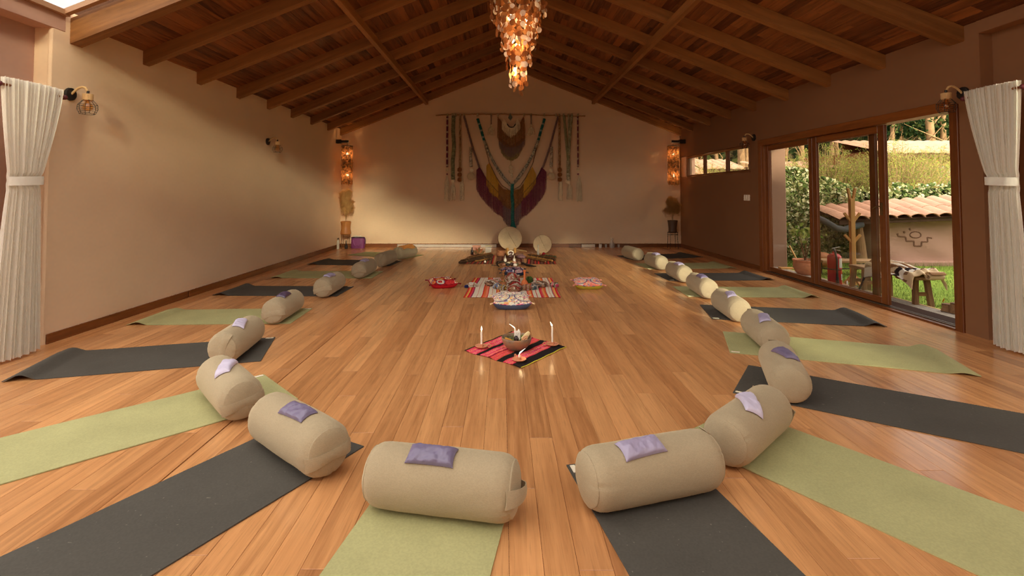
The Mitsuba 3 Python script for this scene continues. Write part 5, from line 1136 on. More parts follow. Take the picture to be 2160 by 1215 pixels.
def tassel(x, z0, z1, w, col=CRM):
    ms, cs_ = [], []
    for k, d in enumerate(np.linspace(-w, w, 22)):
        m = tube([(mx(x), MY - 0.024, mz(z0)), (mx(x + 0.85 * d), MY - 0.026 - 0.006 * q.random(), mz(z0 + 0.3 * (z1 - z0))), (mx(x + d + q.normal(0, 1.5)), MY - 0.022 - 0.008 * q.random(), mz(z1 + q.uniform(-12, 6)))], 0.0036, 4)
        ms.append(m); cs_.append(np.tile(C(*((232, 216, 184) if k % 3 else (150, 130, 100))), (len(m.vertices), 1)))
    k = P(t + '__tassel', join(*ms), 'vc_cloth', smooth=True, col=np.vstack(cs_)); lab(k, 'cream yarn tassel', kind='stuff')
def knot(x, z, r, col, nm='knot'): P(t + '__' + nm, mv(blob(r * 0.002642, 3, 0.2, 3, int(x), (1, 0.7, 1)), mx(x), MY - 0.026, mz(z)), 'vc_cloth', smooth=True, col=C(*col))
for sx in (1, -1):
    f = (lambda x: x) if sx > 0 else (lambda x: 1546 - x + 0.0)
    cord([(f(465), 130), (f(495), 225), (f(525), 330)], 12, [TEA, TEA, TEA, (150, 160, 150)])
    cord([(f(525), 330), (f(570), 450), (f(640), 580), (f(700), 670), (f(768), 742)], 13, [(156, 148, 128), (206, 196, 172), (90, 84, 74)])
    cord([(f(560), 420), (f(610), 520), (f(680), 620), (f(760), 730)], 6, [(206, 196, 172), (120, 110, 94)], 0.014)
    cord([(f(530), 370), (f(575), 540), (f(600), 592), (f(640), 672), (f(690), 745), (f(755), 785)], 3.2, [(120, 88, 56)], 0.030, 'thin_cord', False)
    cord([(f(340), 108), (f(375), 230), (f(420), 400), (f(482), 578)], 9, [(122, 92, 88), (132, 104, 98)], 0.016)
    cord([(f(484), 575), (f(550), 690), (f(650), 800), (f(712), 890), (f(770), 960)], 3, [(90, 44, 56)], 0.018, 'thin_cord', False)
    cord([(f(590), 92), (f(590), 190)], 5, [(112, 88, 76), (150, 130, 110)]); knot(f(590), 192, 11, CRM); tassel(f(590), 200, 284, 32)
    cord([(f(187 if sx > 0 else 161), 112), (f(187 if sx > 0 else 161), 575)], 9.5 if sx > 0 else 7, [BUR, (204, 184, 164), BUR, BUR]); knot(f(187 if sx > 0 else 161), 600, 15, CRM); knot(f(187 if sx > 0 else 161), 640, 8, BUR); tassel(f(187 if sx > 0 else 152), 648, 890, 24)
    cord([(f(405), 390), (f(402), 480), (f(408), 575)], 13, [(206, 190, 166), (110, 90, 74), (190, 172, 146)]); knot(f(410), 605, 18, CRM); knot(f(407), 660, 34, (190, 168, 134))
    cord([(f(305 if sx > 0 else 330), 100), (f(305 if sx > 0 else 330), 580)], 10, [OCH, OCH, (196, 170, 130)])
    for z in (600, 645, 690): knot(f(302 if sx > 0 else 328), z, 21, (128, 76, 36))
    tassel(f(322 if sx > 0 else 322), 660, 880, 20)
cord([(245, 105), (240, 240), (250, 380), (238, 520), (242, 690)], 17, [(126, 124, 84), (150, 146, 110), (96, 96, 66)]); knot(242, 700, 22, CRM); tassel(242, 710, 880, 24)
cord([(258 + 1000, 100), (275 + 1000, 300), (295 + 1000, 520)], 11, [(126, 124, 84), (150, 146, 110)]); cord([(1330, 100), (1312, 300), (1298, 520)], 11, [(126, 124, 84), (190, 180, 150)]); cord([(1302, 100), (1305, 300), (1300, 520)], 8, [(190, 180, 150), (126, 124, 84)])
cord([(1296, 520), (1296, 700)], 17, [(170, 160, 130), (126, 124, 84), (196, 186, 160)]); knot(1290, 710, 22, CRM); tassel(1306, 715, 878, 26)
cord([(784, 730), (780, 830), (788, 920), (784, 1040), (792, 1140)], 15, [TEA, TEA, (60, 120, 110)], 0.034)
P(t + '__flared_end', tube([(mx(788), MY - 0.036, mz(1070)), (mx(793), MY - 0.03, mz(1146))], [0.035, 0.085], 12), 'vc_cloth', smooth=40, col=C(*TEA))
cord([(735, 178), (755, 205), (776, 212), (797, 205), (815, 178)], 4.5, [(60, 46, 38)], 0.034, 'crescent', False)
P(t + '__leaf_charm', tm([(mx(765), MY - 0.03, mz(78)), (mx(745), MY - 0.028, mz(120)), (mx(765), MY - 0.034, mz(148)), (mx(786), MY - 0.028, mz(120))], [[0, 1, 2], [0, 2, 3]]), 'vc_satin', col=C(84, 94, 76))
cord([(765, 520), (768, 565)], 4, [CRM]); knot(768, 575, 20, CRM); knot(772, 615, 22, (196, 176, 144)); cord([(775, 635), (781, 672)], 10, [CRM, (196, 176, 144)])
for x in (187, 232, 250, 268, 305, 340, 465, 590, 650, 893, 956, 1078, 1187, 1216, 1258, 1302, 1330, 1386): cord([(x, 82), (x + 1, 108)], 9, [(190, 170, 136), (160, 140, 108)], 0.006, 'loop')
# ---------------------------------------------------------------- garden seen through the glass
def pebble(p, n, uv):
    d1, d2, r = voronoi(p.x * 42, p.y * 42)
    a = fbm(p.x * 2, p.y * 2, 1.0)
    return mi.Color3f(0.36, 0.31, 0.255) * (0.8 + 0.3 * r + 0.25 * (a - 0.5)) * (0.75 + 0.25 * smoothstep(0.0, 0.14, d2 - d1))
scene['pebble_concrete'] = principled(proc(pebble), 0.85, 0.2)
def lawn_fn(p, n, uv):
    a = fbm(p.x * 1.1, p.y * 1.1, 2.0, octaves=3); b = noise(p.x * 60, p.y * 60); c = noise(p.x * 14, p.y * 14, 4)
    return mix(CL((96, 118, 44)), CL((136, 150, 62)), dr.clip(0.5 + 1.1 * (a - 0.5) + 0.5 * (b - 0.5) + 0.3 * (c - 0.5), 0, 1))
scene['lawn'] = principled(proc(lawn_fn), 0.95, 0.1)
scene['tile_clay'] = principled(proc(plaster((186, 138, 112), 0.35, 4.0)), 0.85, 0.2)
GZ = -0.12
P('ground', bx(5.10, 60, -12, 60, GZ - 0.3, GZ), 'lawn'); lab('ground', 'green lawn outside the glass door', kind='structure')
P('porch', bx(XR + TW, 5.10, -2.5, 13.2, GZ - 0.1, -0.06, 0.004), 'pebble_concrete'); lab('porch', 'grey pebbled concrete strip outside the glass door', kind='structure')
P('porch__threshold', bx(XR + 0.085, XR + TW + 0.01, 4.79, 8.29, -0.1, -0.035, 0.003), 'pebble_concrete')
P('porch__edging', bx(5.095, 5.13, -2.5, 13.2, GZ - 0.05, -0.055, 0.004), 'vc_matte', col=C(206, 180, 134))
q = np.random.default_rng(101)
N = 36000
gx = 5.13 + 5.2 * q.random(N) ** 1.5; gy = 4.6 + 7.0 * q.random(N)
ok = ~((gx > 7.2) & (gy > 9.75)); gx, gy = gx[ok], gy[ok]; N = len(gx)
h = 0.018 + 0.03 * q.random(N); near = gy > 9.4; h = np.where(near, h + 0.10 * q.random(N), h)
a = q.uniform(0, 2 * PI, N); w = 0.0026
dx, dy = np.cos(a), np.sin(a); ln = q.normal(0, 0.35, (N, 2)) * h[:, None]
V = np.stack([np.stack([gx - w * dx, gy - w * dy, np.full(N, GZ)], 1), np.stack([gx + w * dx, gy + w * dy, np.full(N, GZ)], 1), np.stack([gx + ln[:, 0], gy + ln[:, 1], GZ + h], 1)], 1).reshape(-1, 3)
P('lawn_grass', tm(V, np.arange(3 * N).reshape(-1, 3)), 'leaf', col=np.repeat(np.array([C(80, 100, 42), C(102, 118, 50), C(70, 90, 38), C(128, 130, 68)])[q.integers(0, 4, N)], 3, 0)); lab('lawn_grass', 'short grass blades of the lawn', 'grass', kind='stuff')

W_ = wall
t = thing('pillar', 'pinkish plastered porch pillar outside the left leaf of the glass door', 'pillar'); P(t, bx(4.78, 5.27, 9.30, 9.72, GZ, 3.0, 0.015), 'adobe')
t = thing('pillar', 'pinkish plastered pillar seen at the left end of the high window', 'pillar'); P(t, bx(4.94, 5.24, 13.6, 14.0, GZ, 3.2, 0.015), 'adobe')

# adobe wall with stepped cross under a tiled coping
t = thing('garden_wall', 'pink adobe garden wall with an incised stepped cross, under a tiled coping', 'wall')
def aw(u, v):
    x = 7.35 + 3.4 * u; z = GZ - 0.05 + (0.95 + 0.12 * u) * v
    return np.stack([x, 10.0 - 0.10 * np.sin(u * PI) * (1 - v) - 0.06 * np.clip((0.18 - v) / 0.18, 0, 1) + 0.02 * np.sin(u * 21 + v * 9), z], -1)
m, u, v = sheet(aw, 60, 30, -0.28 if 0 else 0.28); P(t + '__adobe', m, 'adobe', smooth=True)
def ax(px): return (px - 1061) * 0.0094
def az(py): return 1.3 - (py - 408) * 0.0094
CR = [(1897, 493), (1899, 499), (1912.5, 500), (1915, 509), (1929, 509), (1930, 519), (1943.7, 519), (1943.7, 510), (1956, 510), (1957, 501), (1967, 502.5)]
def ws(px, py):
    """A point on the front of the garden wall."""
    x, z = ax(px), az(py); u = (x - 7.35) / 3.4; v = (z - GZ + 0.05) / (0.95 + 0.12 * u)
    return (x, 10.0 - 0.10 * math.sin(u * PI) * (1 - v) + 0.02 * math.sin(u * 21 + v * 9) - 0.002, z)
g = [bar(ws(*a), ws(*b), 0.026, 0.016, 0.003, up=(0, 1, 0)) for a, b in zip(CR[:-1], CR[1:])]
g.append(tube([ws(1932.5 + 11.5 * math.cos(k), 495.5 + 6.5 * math.sin(k)) for k in np.linspace(0, 2 * PI, 30)], 0.010, 6))
for px, py in ((1909, 488), (1921, 482)): g.append(bar(ws(px, py), ws(px + 1.5, py + 4), 0.03, 0.018, 0.003, up=(0, 1, 0)))
P(t + '__stepped_cross', join(*g), 'vc_matte', smooth=30, col=C(104, 74, 58))
P(t + '__footing', bx(7.5, 10.7, 9.80, 9.98, GZ - 0.1, GZ + 0.09, 0.02), 'adobe')
def tilestrip(A, B, rad, n=9, th=0.014, flare=1.12):
    """A curved clay tile with its axis from A (upper) to B (lower)."""
    A, B = np.array(A, float), np.array(B, float); d = B - A; L = np.linalg.norm(d); d /= L; s = np.array([1.0, 0, 0]); s -= d * (s @ d); s /= np.linalg.norm(s); up = np.cross(s, d); up *= np.sign(up[2])
    an = np.linspace(-0.80, 0.80, n); V = []
    for c, r in ((A, rad), (B, rad * flare)):
        for off in (0, th):
            V.append(c + (r - off) * (np.sin(an)[:, None] * s + np.cos(an)[:, None] * up) - up * rad * 0.75)
    V = np.array(V); f = []
    I = np.arange(4 * n).reshape(4, n)
    for a, b in ((0, 2), (2, 3), (3, 1), (1, 0)): f += [[I[a, k], I[b, k], I[b, k + 1], I[a, k + 1]] for k in range(n - 1)]
    f += [[I[0, 0], I[1, 0], I[3, 0], I[2, 0]], [I[0, -1], I[2, -1], I[3, -1], I[1, -1]]]
    return tm(V.reshape(-1, 3), tri(f))
for i in range(15):
    x = 6.62 + 0.27 * i; u_ = i / 14.0
    ze, zr = 0.80 + 0.13 * u_, 1.03 + 0.28 * u_
    e, r = np.array([x, 9.62, ze]), np.array([x, 10.55, zr]); mid = 0.5 * e + 0.5 * r
    W(t + '__tile', tilestrip(r, mid - [0, 0.06, 0.02], 0.195), 'tile_clay', 1); W(t + '__tile', tilestrip(mid + [0, 0.05, 0.03], e, 0.20), 'tile_clay', 1)
P(t + '__eave_board', join(bar((6.52, 9.72, 0.735), (10.6, 9.72, 0.89), 0.03, 0.09, 0.004), bar((6.52, 10.4, 0.88), (10.6, 10.4, 1.12), 0.05, 0.07, 0.004)), 'vc_matte', col=C(70, 48, 34))
P(t + '__roof_deck', tm([(6.5, 9.66, 0.765), (10.6, 9.66, 0.915), (10.6, 10.6, 1.26), (6.5, 10.6, 0.97)], [[0, 1, 2], [0, 2, 3]]), 'vc_matte', col=C(84, 58, 42))
t = thing('wooden_post', 'round peeled log post holding up the tiled coping', 'post')
lg = tube([(7.10, 9.93, GZ), (7.08, 9.93, 0.25), (7.05, 9.92, 0.55), (7.03, 9.92, 0.80)], [0.10, 0.085, 0.07, 0.062], 16); W(t, lg, 'old_wood', 2)
t = thing('drain_pipe', 'bent dark grey pipe crossing the ivy under the tiled coping', 'pipe')
P(t, tube([(6.05, 9.7, 0.84), (6.20, 9.65, 0.76), (6.40, 9.62, 0.63), (6.55, 9.62, 0.60), (6.72, 9.68, 0.64), (6.98, 9.75, 0.70)], 0.062, 12), 'vc_matte', smooth=True, col=C(70, 70, 70))

def leaves(pts, size, cols, seed, tilt=0.9, shape=((-1, 0), (-0.2, -0.62), (1, 0), (-0.2, 0.62))):
    q = np.random.default_rng(seed); n = len(pts); nr = q.normal(0, 1, (n, 3)) * tilt + np.array([-0.3, -1, 0.5]); nr /= np.linalg.norm(nr, axis=1, keepdims=True)
    a = np.cross(nr, q.normal(0, 1, (n, 3))); a /= np.linalg.norm(a, axis=1, keepdims=True); b = np.cross(nr, a)
    s = size * q.uniform(0.6, 1.25, n)[:, None, None]; sh = np.array(shape); k = len(sh)
    V = np.asarray(pts)[:, None] + s * (sh[None, :, :1] * a[:, None] + sh[None, :, 1:] * b[:, None])
    F = (k * np.arange(n)[:, None, None] + np.array([[0, i, i + 1] for i in range(1, k - 1)])[None]).reshape(-1, 3)
    c = np.array([C(*x) for x in cols])[q.integers(0, len(cols), n)] * q.uniform(0.8, 1.15, (n, 1))
    return tm(V.reshape(-1, 3), F), np.repeat(np.clip(c, 0, 1), k, 0)
IVY = ((96, 114, 62), (122, 134, 78), (74, 92, 50), (198, 192, 144), (216, 210, 172), (140, 144, 88))
def hedge(x0, x1, yy, top, n, lb, cols=IVY, seed=5, dep=0.35, size=0.044):
    t = thing('ivy_hedge', lb, 'hedge'); q = np.random.default_rng(seed)
    x = q.uniform(x0, x1, n); f = q.random(n); zt = top(x) + 0.10 * (meshkit.noise(np.stack([x * 3, 0 * x, 0 * x], -1)) - 0.5)
    z = GZ + f * (zt - GZ); y = yy - dep * (0.5 + 0.5 * meshkit.noise(np.stack([x * 3.2, z * 3.2, 0 * x + seed], -1))) * q.uniform(0.75, 1.0, n)
    m, c = leaves(np.stack([x, y, z], 1), size, cols, seed, 0.9, ((-1, 0), (-0.5, -0.75), (0.3, -0.55), (1, 0), (0.3, 0.55), (-0.5, 0.75)))
    k = P(t + '__leaves', m, 'leaf', col=c); lab(k, 'small variegated ivy leaves', kind='stuff')
    xs = np.linspace(x0, x1, 14)
    poly = Polygon([(x0, GZ)] + [(a, float(top(np.array([a]))[0]) - 0.12) for a in xs] + [(x1, GZ)])
    P(t + '__twigs', prism(poly, 0.10, 'xz', yy - 0.15), 'vc_matte', col=C(48, 50, 28))
hedge(5.35, 7.35, 10.75, lambda x: 1.88 - 0.33 * np.clip(x - 6.0, 0, 1.3), 9000, 'variegated ivy hedge behind the left and middle leaves of the glass door')
hedge(7.3, 11.2, 11.15, lambda x: 1.42 + 0.05 * (x - 7.3), 5200, 'low variegated ivy hedge showing over the tiled coping', seed=9)
t = thing('croton_bush', 'small yellow-leaved bush at the left edge of the ivy', 'bush'); q = np.random.default_rng(3)
m, c = leaves(np.stack([q.normal(5.45, 0.05, 240), q.normal(10.1, 0.12, 240), q.uniform(0.1, 1.5, 240)], 1), 0.06, ((206, 180, 50), (180, 160, 60), (120, 128, 50)), 4); k = P(t + '__leaves', m, 'leaf', col=c); lab(k, 'yellow leaves', kind='stuff')
P(t + '__stem', tube([(5.46, 10.12, GZ), (5.45, 10.1, 1.4)], 0.012, 6), 'vc_matte', smooth=True, col=C(96, 70, 44))

def wisp(x, y, rx, ry, h, n, seed, lb, cols):
    """A bush of fine upright twigs with tiny leaves."""
    t = thing('broom_bush', lb, 'bush'); q = np.random.default_rng(seed); Vs, Fs, lp = [], [], []; b = 0
    for i in range(n):
        g = q.uniform(0, 2 * PI); rr = math.sqrt(q.random()); bx0, by0 = x + 0.35 * rx * rr * math.cos(g), y + 0.35 * ry * rr * math.sin(g)
        ex, ey = x + rx * rr * math.cos(g) * 1.1 + q.normal(0, 0.12), y + ry * rr * math.sin(g) + q.normal(0, 0.1); hh = h * q.uniform(0.55, 1.0) * (1 - 0.22 * rr)
        s = np.linspace(0, 1, 6); p = np.stack([bx0 + (ex - bx0) * s ** 1.3, by0 + (ey - by0) * s ** 1.3, GZ + hh * np.sin(s * 1.5)], 1)
        p[1:, :2] += q.normal(0, 0.025, (5, 2)); w = 0.009 * (1 - 0.75 * s)[:, None] * np.array([1, -0.3, 0]) 
        Vs.append(np.stack([p - w, p + w], 1).reshape(-1, 3)); Fs.append(b + np.array([[2 * k, 2 * k + 1, 2 * k + 3] for k in range(5)] + [[2 * k, 2 * k + 3, 2 * k + 2] for k in range(5)])); b += 12
        for f in q.uniform(0.3, 1.0, 34): lp.append([np.interp(f, s, p[:, k]) + q.normal(0, 0.035) for k in range(3)])
    k = P(t + '__twigs', tm(np.vstack(Vs), np.vstack(Fs)), 'vc_matte', col=C(150, 120, 84)); lab(k, 'fine bare twigs', kind='stuff')
    m, c = leaves(np.array(lp), 0.038, cols, seed, 1.2, ((-1, 0), (0, -0.14), (1, 0), (0, 0.14))); k = P(t + '__leaves', m, 'leaf', col=c); lab(k, 'narrow yellow-green leaves', kind='stuff')
YG = ((142, 154, 64), (166, 170, 80), (112, 130, 54), (178, 168, 84), (130, 142, 74), (150, 128, 84))
wisp(8.15, 12.6, 1.15, 0.7, 2.9, 620, 1, 'feathery yellow-green broom bush above the ivy, behind the middle of the door', YG)
wisp(9.7, 12.3, 1.3, 0.7, 2.9, 800, 2, 'wide feathery yellow-green bush seen through the open door leaf', YG)
wisp(6.9, 13.2, 1.0, 0.6, 2.6, 330, 3, 'thin brownish broom bush seen through the left leaf of the door', ((150, 150, 80), (160, 150, 100), (120, 120, 64)))
wisp(6.2, 15.0, 0.9, 0.6, 2.7, 260, 4, 'green twiggy bush seen through the high window', YG)
wisp(11.6, 13.4, 1.0, 0.7, 3.0, 360, 6, 'yellow-green twigs rising before the far red roof', YG)

# far houses under red tile roofs
def house(x0, x1, y, ze, zr, dep, lb, wallc, win=(), post=None):
    t = thing('house', lb, 'house'); W0 = 'pink_plaster'
    P(t + '__wall', bx(x0 + 0.4, x1 - 0.4, y + 0.7, y + 0.7 + dep, GZ - 0.5, ze + 0.12), 'vc_matte', col=wallc)
    n = 120; u = np.linspace(x0, x1, n * 2); wave = 0.05 * np.abs(np.sin((u - x0) / 0.36 * PI))
    V = np.vstack([np.stack([u, np.full(2 * n, y), ze + wave], 1), np.stack([u, np.full(2 * n, y + dep * 0.6), zr + wave], 1), np.stack([u, np.full(2 * n, y), ze - 0.06 + wave * 0.6], 1)])
    I = np.arange(2 * n); f = np.vstack([tri(np.stack([I[:-1], I[1:], I[1:] + 2 * n, I[:-1] + 2 * n], 1)), tri(np.stack([I[:-1] + 4 * n, I[1:] + 4 * n, I[1:], I[:-1]], 1))])
    P(t + '__tiled_roof', tm(V, f), 'tile_clay', smooth=50)
    P(t + '__gable', bx(x0 + 0.4, x1 - 0.4, y + dep * 0.6 - 0.05, y + dep * 0.6, ze, zr - 0.1), 'vc_matte', col=wallc)
    P(t + '__fascia', bx(x0, x1, y + 0.02, y + 0.06, ze - 0.2, ze - 0.05), 'vc_matte', col=C(70, 46, 30))
    for a, b, z0, z1 in win:
        k = P(t + '__window', bx(a, b, y + 0.62, y + 0.71, z0, z1, 0.01), 'vc_satin', col=C(190, 140, 60)); P(k + '__pane', bx(a + 0.07, b - 0.07, y + 0.60, y + 0.63, z0 + 0.08, z1 - 0.08), 'vc_gloss', col=C(150, 160, 160))
    for a in post or (): W(t + '__post', bx(a, a + 0.16, y + 0.3, y + 0.46, GZ - 0.5, ze, 0.01), 'pale_wood', 2)
house(13.0, 19.5, 17.0, 2.72, 3.35, 4.5, 'far house with red tiled roof and yellow posts seen in the open door', C(120, 70, 44), ((15.3, 16.3, 1.2, 2.35),), (14.95,))
house(10.6, 13.6, 20.0, 2.36, 2.70, 4, 'far low roof seen behind the twigs through the left door leaf', C(126, 84, 62))
house(7.4, 8.45, 20.5, 2.15, 2.55, 3, 'far small house with tiled roof at the left of the high window', C(176, 132, 108))
house(8.5, 10.4, 21.5, 2.4, 2.86, 3, 'far tiled roof in the middle of the high window', C(150, 104, 80))

# trees behind
scene['bark'] = principled(proc(plaster((150, 116, 84), 0.5, 3.0)), 0.9, 0.15)
def tree(x, y, h, r, lean, crown, seed, lb, n=260, dark=True):
    t = thing('tree', lb, 'tree', 'tall thin trees behind the garden'); q = np.random.default_rng(seed); s = np.linspace(0, 1, 7)
    p = np.stack([x + lean * s + 0.12 * np.sin(s * 5 + seed), y + 0 * s, GZ + h * s], 1)
    P(t + '__trunk', tube(p, r * (1 - 0.55 * s), 10), 'bark', smooth=True)
    P(t + '__branch', join(*[tube([p[k], p[k] + [q.normal(0, 0.4), -0.3 * q.random(), 0.8], p[k] + [q.normal(0, 0.9), -0.4, 1.8]], [r * 0.25, r * 0.16, r * 0.05], 6) for k in (1, 1, 2, 2, 3, 3, 4, 5)]), 'bark', smooth=True)
    c0 = np.stack([x + lean * 0.8 + q.normal(0, 1.1, n), y + 0.4 + q.normal(0, 0.5, n), crown + (h + 0.8 - crown) * q.random(n)], 1)
    m, c = leaves(c0, 0.13, ((44, 62, 34), (60, 76, 42), (36, 50, 30), (84, 94, 52)) if dark else ((96, 104, 56), (120, 120, 70), (78, 88, 48)), seed, 1.0)
    k = P(t + '__foliage', m, 'leaf', col=c); lab(k, 'dark green foliage', kind='stuff')
TR = [(21.8, 28, 10, 0.16), (22.6, 28.5, 10, 0.12), (23.3, 27, 10, 0.26), (23.9, 28, 9, 0.12), (24.4, 27.5, 10, 0.18), (25.3, 28.5, 10, 0.14), (26.2, 29, 10, 0.22), (20.6, 28, 9, 0.18), (19.4, 29, 9, 0.16), (18.4, 28, 9, 0.14), (17.3, 28.5, 9, 0.18), (16.4, 29, 8, 0.12), (15.2, 27, 8, 0.16), (14.2, 29, 8, 0.13), (13.2, 28, 8, 0.26), (12.2, 28.5, 8, 0.13), (11.0, 28, 8, 0.17), (9.8, 28.5, 8, 0.14)]
OD, MD, LD = 'behind the far red roof in the open door', 'above the broom bushes through the middle of the door', 'through the left door leaf or high window'
TL = [f'first tree trunk from the left {OD}', f'second tree trunk from the left {OD}', f'thickest tree trunk {OD}', f'thin trunk right of the thickest tree in the open door', f'third tree trunk from the right {OD}', f'second tree trunk from the right {OD}', f'rightmost tree trunk {OD}',
      f'rightmost tree {MD}', f'second tree from the right {MD}', f'middle tree {MD}', f'second tree from the left {MD}', f'leftmost tree {MD}', f'rightmost tree {LD}', f'second tree from the right {LD}', f'thick leaning tree {LD}', f'third tree from the left {LD}', f'second tree from the left {LD}', f'leftmost tree {LD}']
for i, (x, y, h, r) in enumerate(TR):
    tree(x, y, h, r, 0.3 * math.sin(i * 2.3), 4.6 if x > 21 else 5.2, 30 + i, TL[i], 1000, x > 21)
def hill(u, v):
    x = -5 + 65 * u; y = 30 + 26 * v
    return np.stack([x, y, GZ - 0.4 + 15 * v ** 0.7 + 1.2 * (meshkit.fbm(np.stack([x * 0.35, y * 0.35, 0 * x], -1), 3) - 0.5)], -1)
m, u, v = sheet(hill, 60, 30, 0.3); P('hill', m, 'vc_matte', smooth=True, col=C(58, 66, 36)); lab('hill', 'wooded hillside behind the garden', kind='structure')
q = np.random.default_rng(8); n = 16000
x, y = q.uniform(4, 40, n), q.uniform(30, 50, n); z = 15 * ((y - 30) / 26) ** 0.7 + 2.4 * q.random(n)
m, c = leaves(np.stack([x, y, z], 1), 0.32, ((44, 60, 34), (62, 76, 42), (34, 48, 30), (92, 98, 56), (110, 96, 66)), 8, 1.0)
P('forest_foliage', m, 'leaf', col=c); lab('forest_foliage', 'dark mixed foliage covering the hillside', 'foliage', kind='stuff')

# things on the porch and lawn
t = thing('plant_pot', 'round terracotta flower pot with a leggy plant on the porch', 'plant pot')
PX, PY, PZ = 5.085, 8.45, -0.06
P(t + '__pot', mv(lathe([(0, 0.002), (0.11, 0.002), (0.155, 0.05), (0.185, 0.13), (0.182, 0.19), (0.172, 0.215), (0.19, 0.225), (0.192, 0.25), (0.178, 0.252), (0.165, 0.22), (0, 0.215)], 36), PX, PY, PZ), 'clay', smooth=40)
P(t + '__soil', mv(lathe([(0.0, 0.222), (0.168, 0.222), (0.168, 0.214)], 24), PX, PY, PZ), 'vc_matte', col=C(60, 44, 32))
q = np.random.default_rng(6)
lp = []
for k in range(7):
    g = 2 * PI * k / 7; tip = np.array([PX + 0.16 * math.cos(g), PY + 0.16 * math.sin(g), PZ + 0.62 + 0.12 * q.random()]); mid = np.array([PX + 0.05 * math.cos(g), PY + 0.05 * math.sin(g), PZ + 0.42])
    P(t + '__stem', tube([(PX, PY, PZ + 0.21), mid, tip], [0.007, 0.005, 0.003], 6), 'vc_matte', smooth=True, col=C(120, 90, 64)); lp += [tip + q.normal(0, 0.06, 3) for _ in range(11)]
m, c = leaves(np.array(lp), 0.045, ((92, 120, 46), (120, 140, 60), (150, 156, 84)), 2); k = P(t + '__leaves', m, 'leaf', col=c); lab(k, 'green leaves', kind='stuff')
stick('bamboo_stick', (5.33, 8.95, -0.06), (5.30, 9.28, 0.33), 0.014, (206, 160, 90), 'bamboo stick leaning on the pink porch pillar', 'stick')
t = thing('wood_offcut', 'small pale plank lying by the terracotta pot', 'plank'); W(t, bx(4.98, 5.22, 9.0, 9.1, -0.06, -0.03, 0.004), 'pale_wood', 0)

t = thing('fire_extinguisher', 'red fire extinguisher standing on the porch behind the glass', 'fire extinguisher')
EX, EY, EZ = 4.95, 7.50, -0.06
P(t + '__cylinder', mv(lathe([(0, 0.004), (0.085, 0.004), (0.092, 0.012), (0.092, 0.40), (0.086, 0.43), (0.06, 0.455), (0.028, 0.465), (0.026, 0.49), (0, 0.49)], 36), EX, EY, EZ), 'vc_gloss', smooth=40, col=C(212, 48, 50))
P(t + '__valve', join(mv(lathe([(0, 0.485), (0.02, 0.485), (0.02, 0.53), (0, 0.53)], 12), EX, EY, EZ), bar((EX - 0.05, EY - 0.02, EZ + 0.535), (EX + 0.07, EY - 0.02, EZ + 0.56), 0.022, 0.014), bar((EX - 0.02, EY - 0.02, EZ + 0.525), (EX + 0.08, EY - 0.02, EZ + 0.50), 0.022, 0.012)), 'vc_metal', col=C(150, 140, 126))
P(t + '__hose', tube([(EX - 0.03, EY - 0.03, EZ + 0.53), (EX - 0.05, EY - 0.095, EZ + 0.50), (EX - 0.035, EY - 0.108, EZ + 0.38), (EX - 0.035, EY - 0.108, EZ + 0.12)], 0.014, 10), 'vc_satin', smooth=True, col=C(52, 46, 44))
P(t + '__nozzle', tube([(EX - 0.035, EY - 0.110, EZ + 0.13), (EX - 0.035, EY - 0.112, EZ + 0.03)], [0.016, 0.024], 10), 'vc_satin', smooth=40, col=C(36, 32, 32))
a = np.linspace(0, 2 * PI, 30); P(t + '__strap', tube(np.stack([EX + 0.094 * np.cos(a), EY + 0.094 * np.sin(a), np.full(30, EZ + 0.235)], 1), 0.006, 6), 'vc_satin', smooth=True, col=C(50, 46, 46))
def ring_patch(a0, a1, z0, z1, r=0.0935):
    an = np.linspace(a0, a1, 8); v = np.array([(EX + r * math.cos(g), EY + r * math.sin(g), z) for z in (EZ + z0, EZ + z1) for g in an]); return tm(v, tri([[k, k + 1, 9 + k, 8 + k] for k in range(7)]))
P(t + '__paper_label', join(ring_patch(-1.5, -0.75, 0.26, 0.40), ring_patch(-1.2, -0.75, 0.08, 0.17)), 'vc_satin', col=C(226, 216, 204))

t = thing('coat_rack', 'pale wooden coat rack with upward pegs standing outside', 'coat rack')
KX, KY = 5.33, 7.65
W(t + '__post', bx(KX - 0.034, KX + 0.034, KY - 0.03, KY + 0.03, GZ, 1.22, 0.004), 'pale_wood', 2)
for zz, sp, up in ((1.18, 0.055, 0.20), (0.87, 0.12, 0.13), (0.56, 0.12, 0.11)):
    for sg in (-1, 1): W(t + '__peg', bar((KX + sg * 0.02, KY - 0.005, zz), (KX + sg * sp, KY - 0.005, zz + up), 0.036, 0.03, 0.004, up=(0, 1, 0)), 'pale_wood', 2)
for dx, dy in ((-0.17, 0), (0.17, 0), (0, -0.17), (0, 0.17)): W(t + '__foot', bar((KX + dx * 0.1, KY + dy * 0.1, GZ + 0.17), (KX + dx, KY + dy, GZ + 0.018), 0.034, 0.034, 0.004), 'pale_wood', 2)

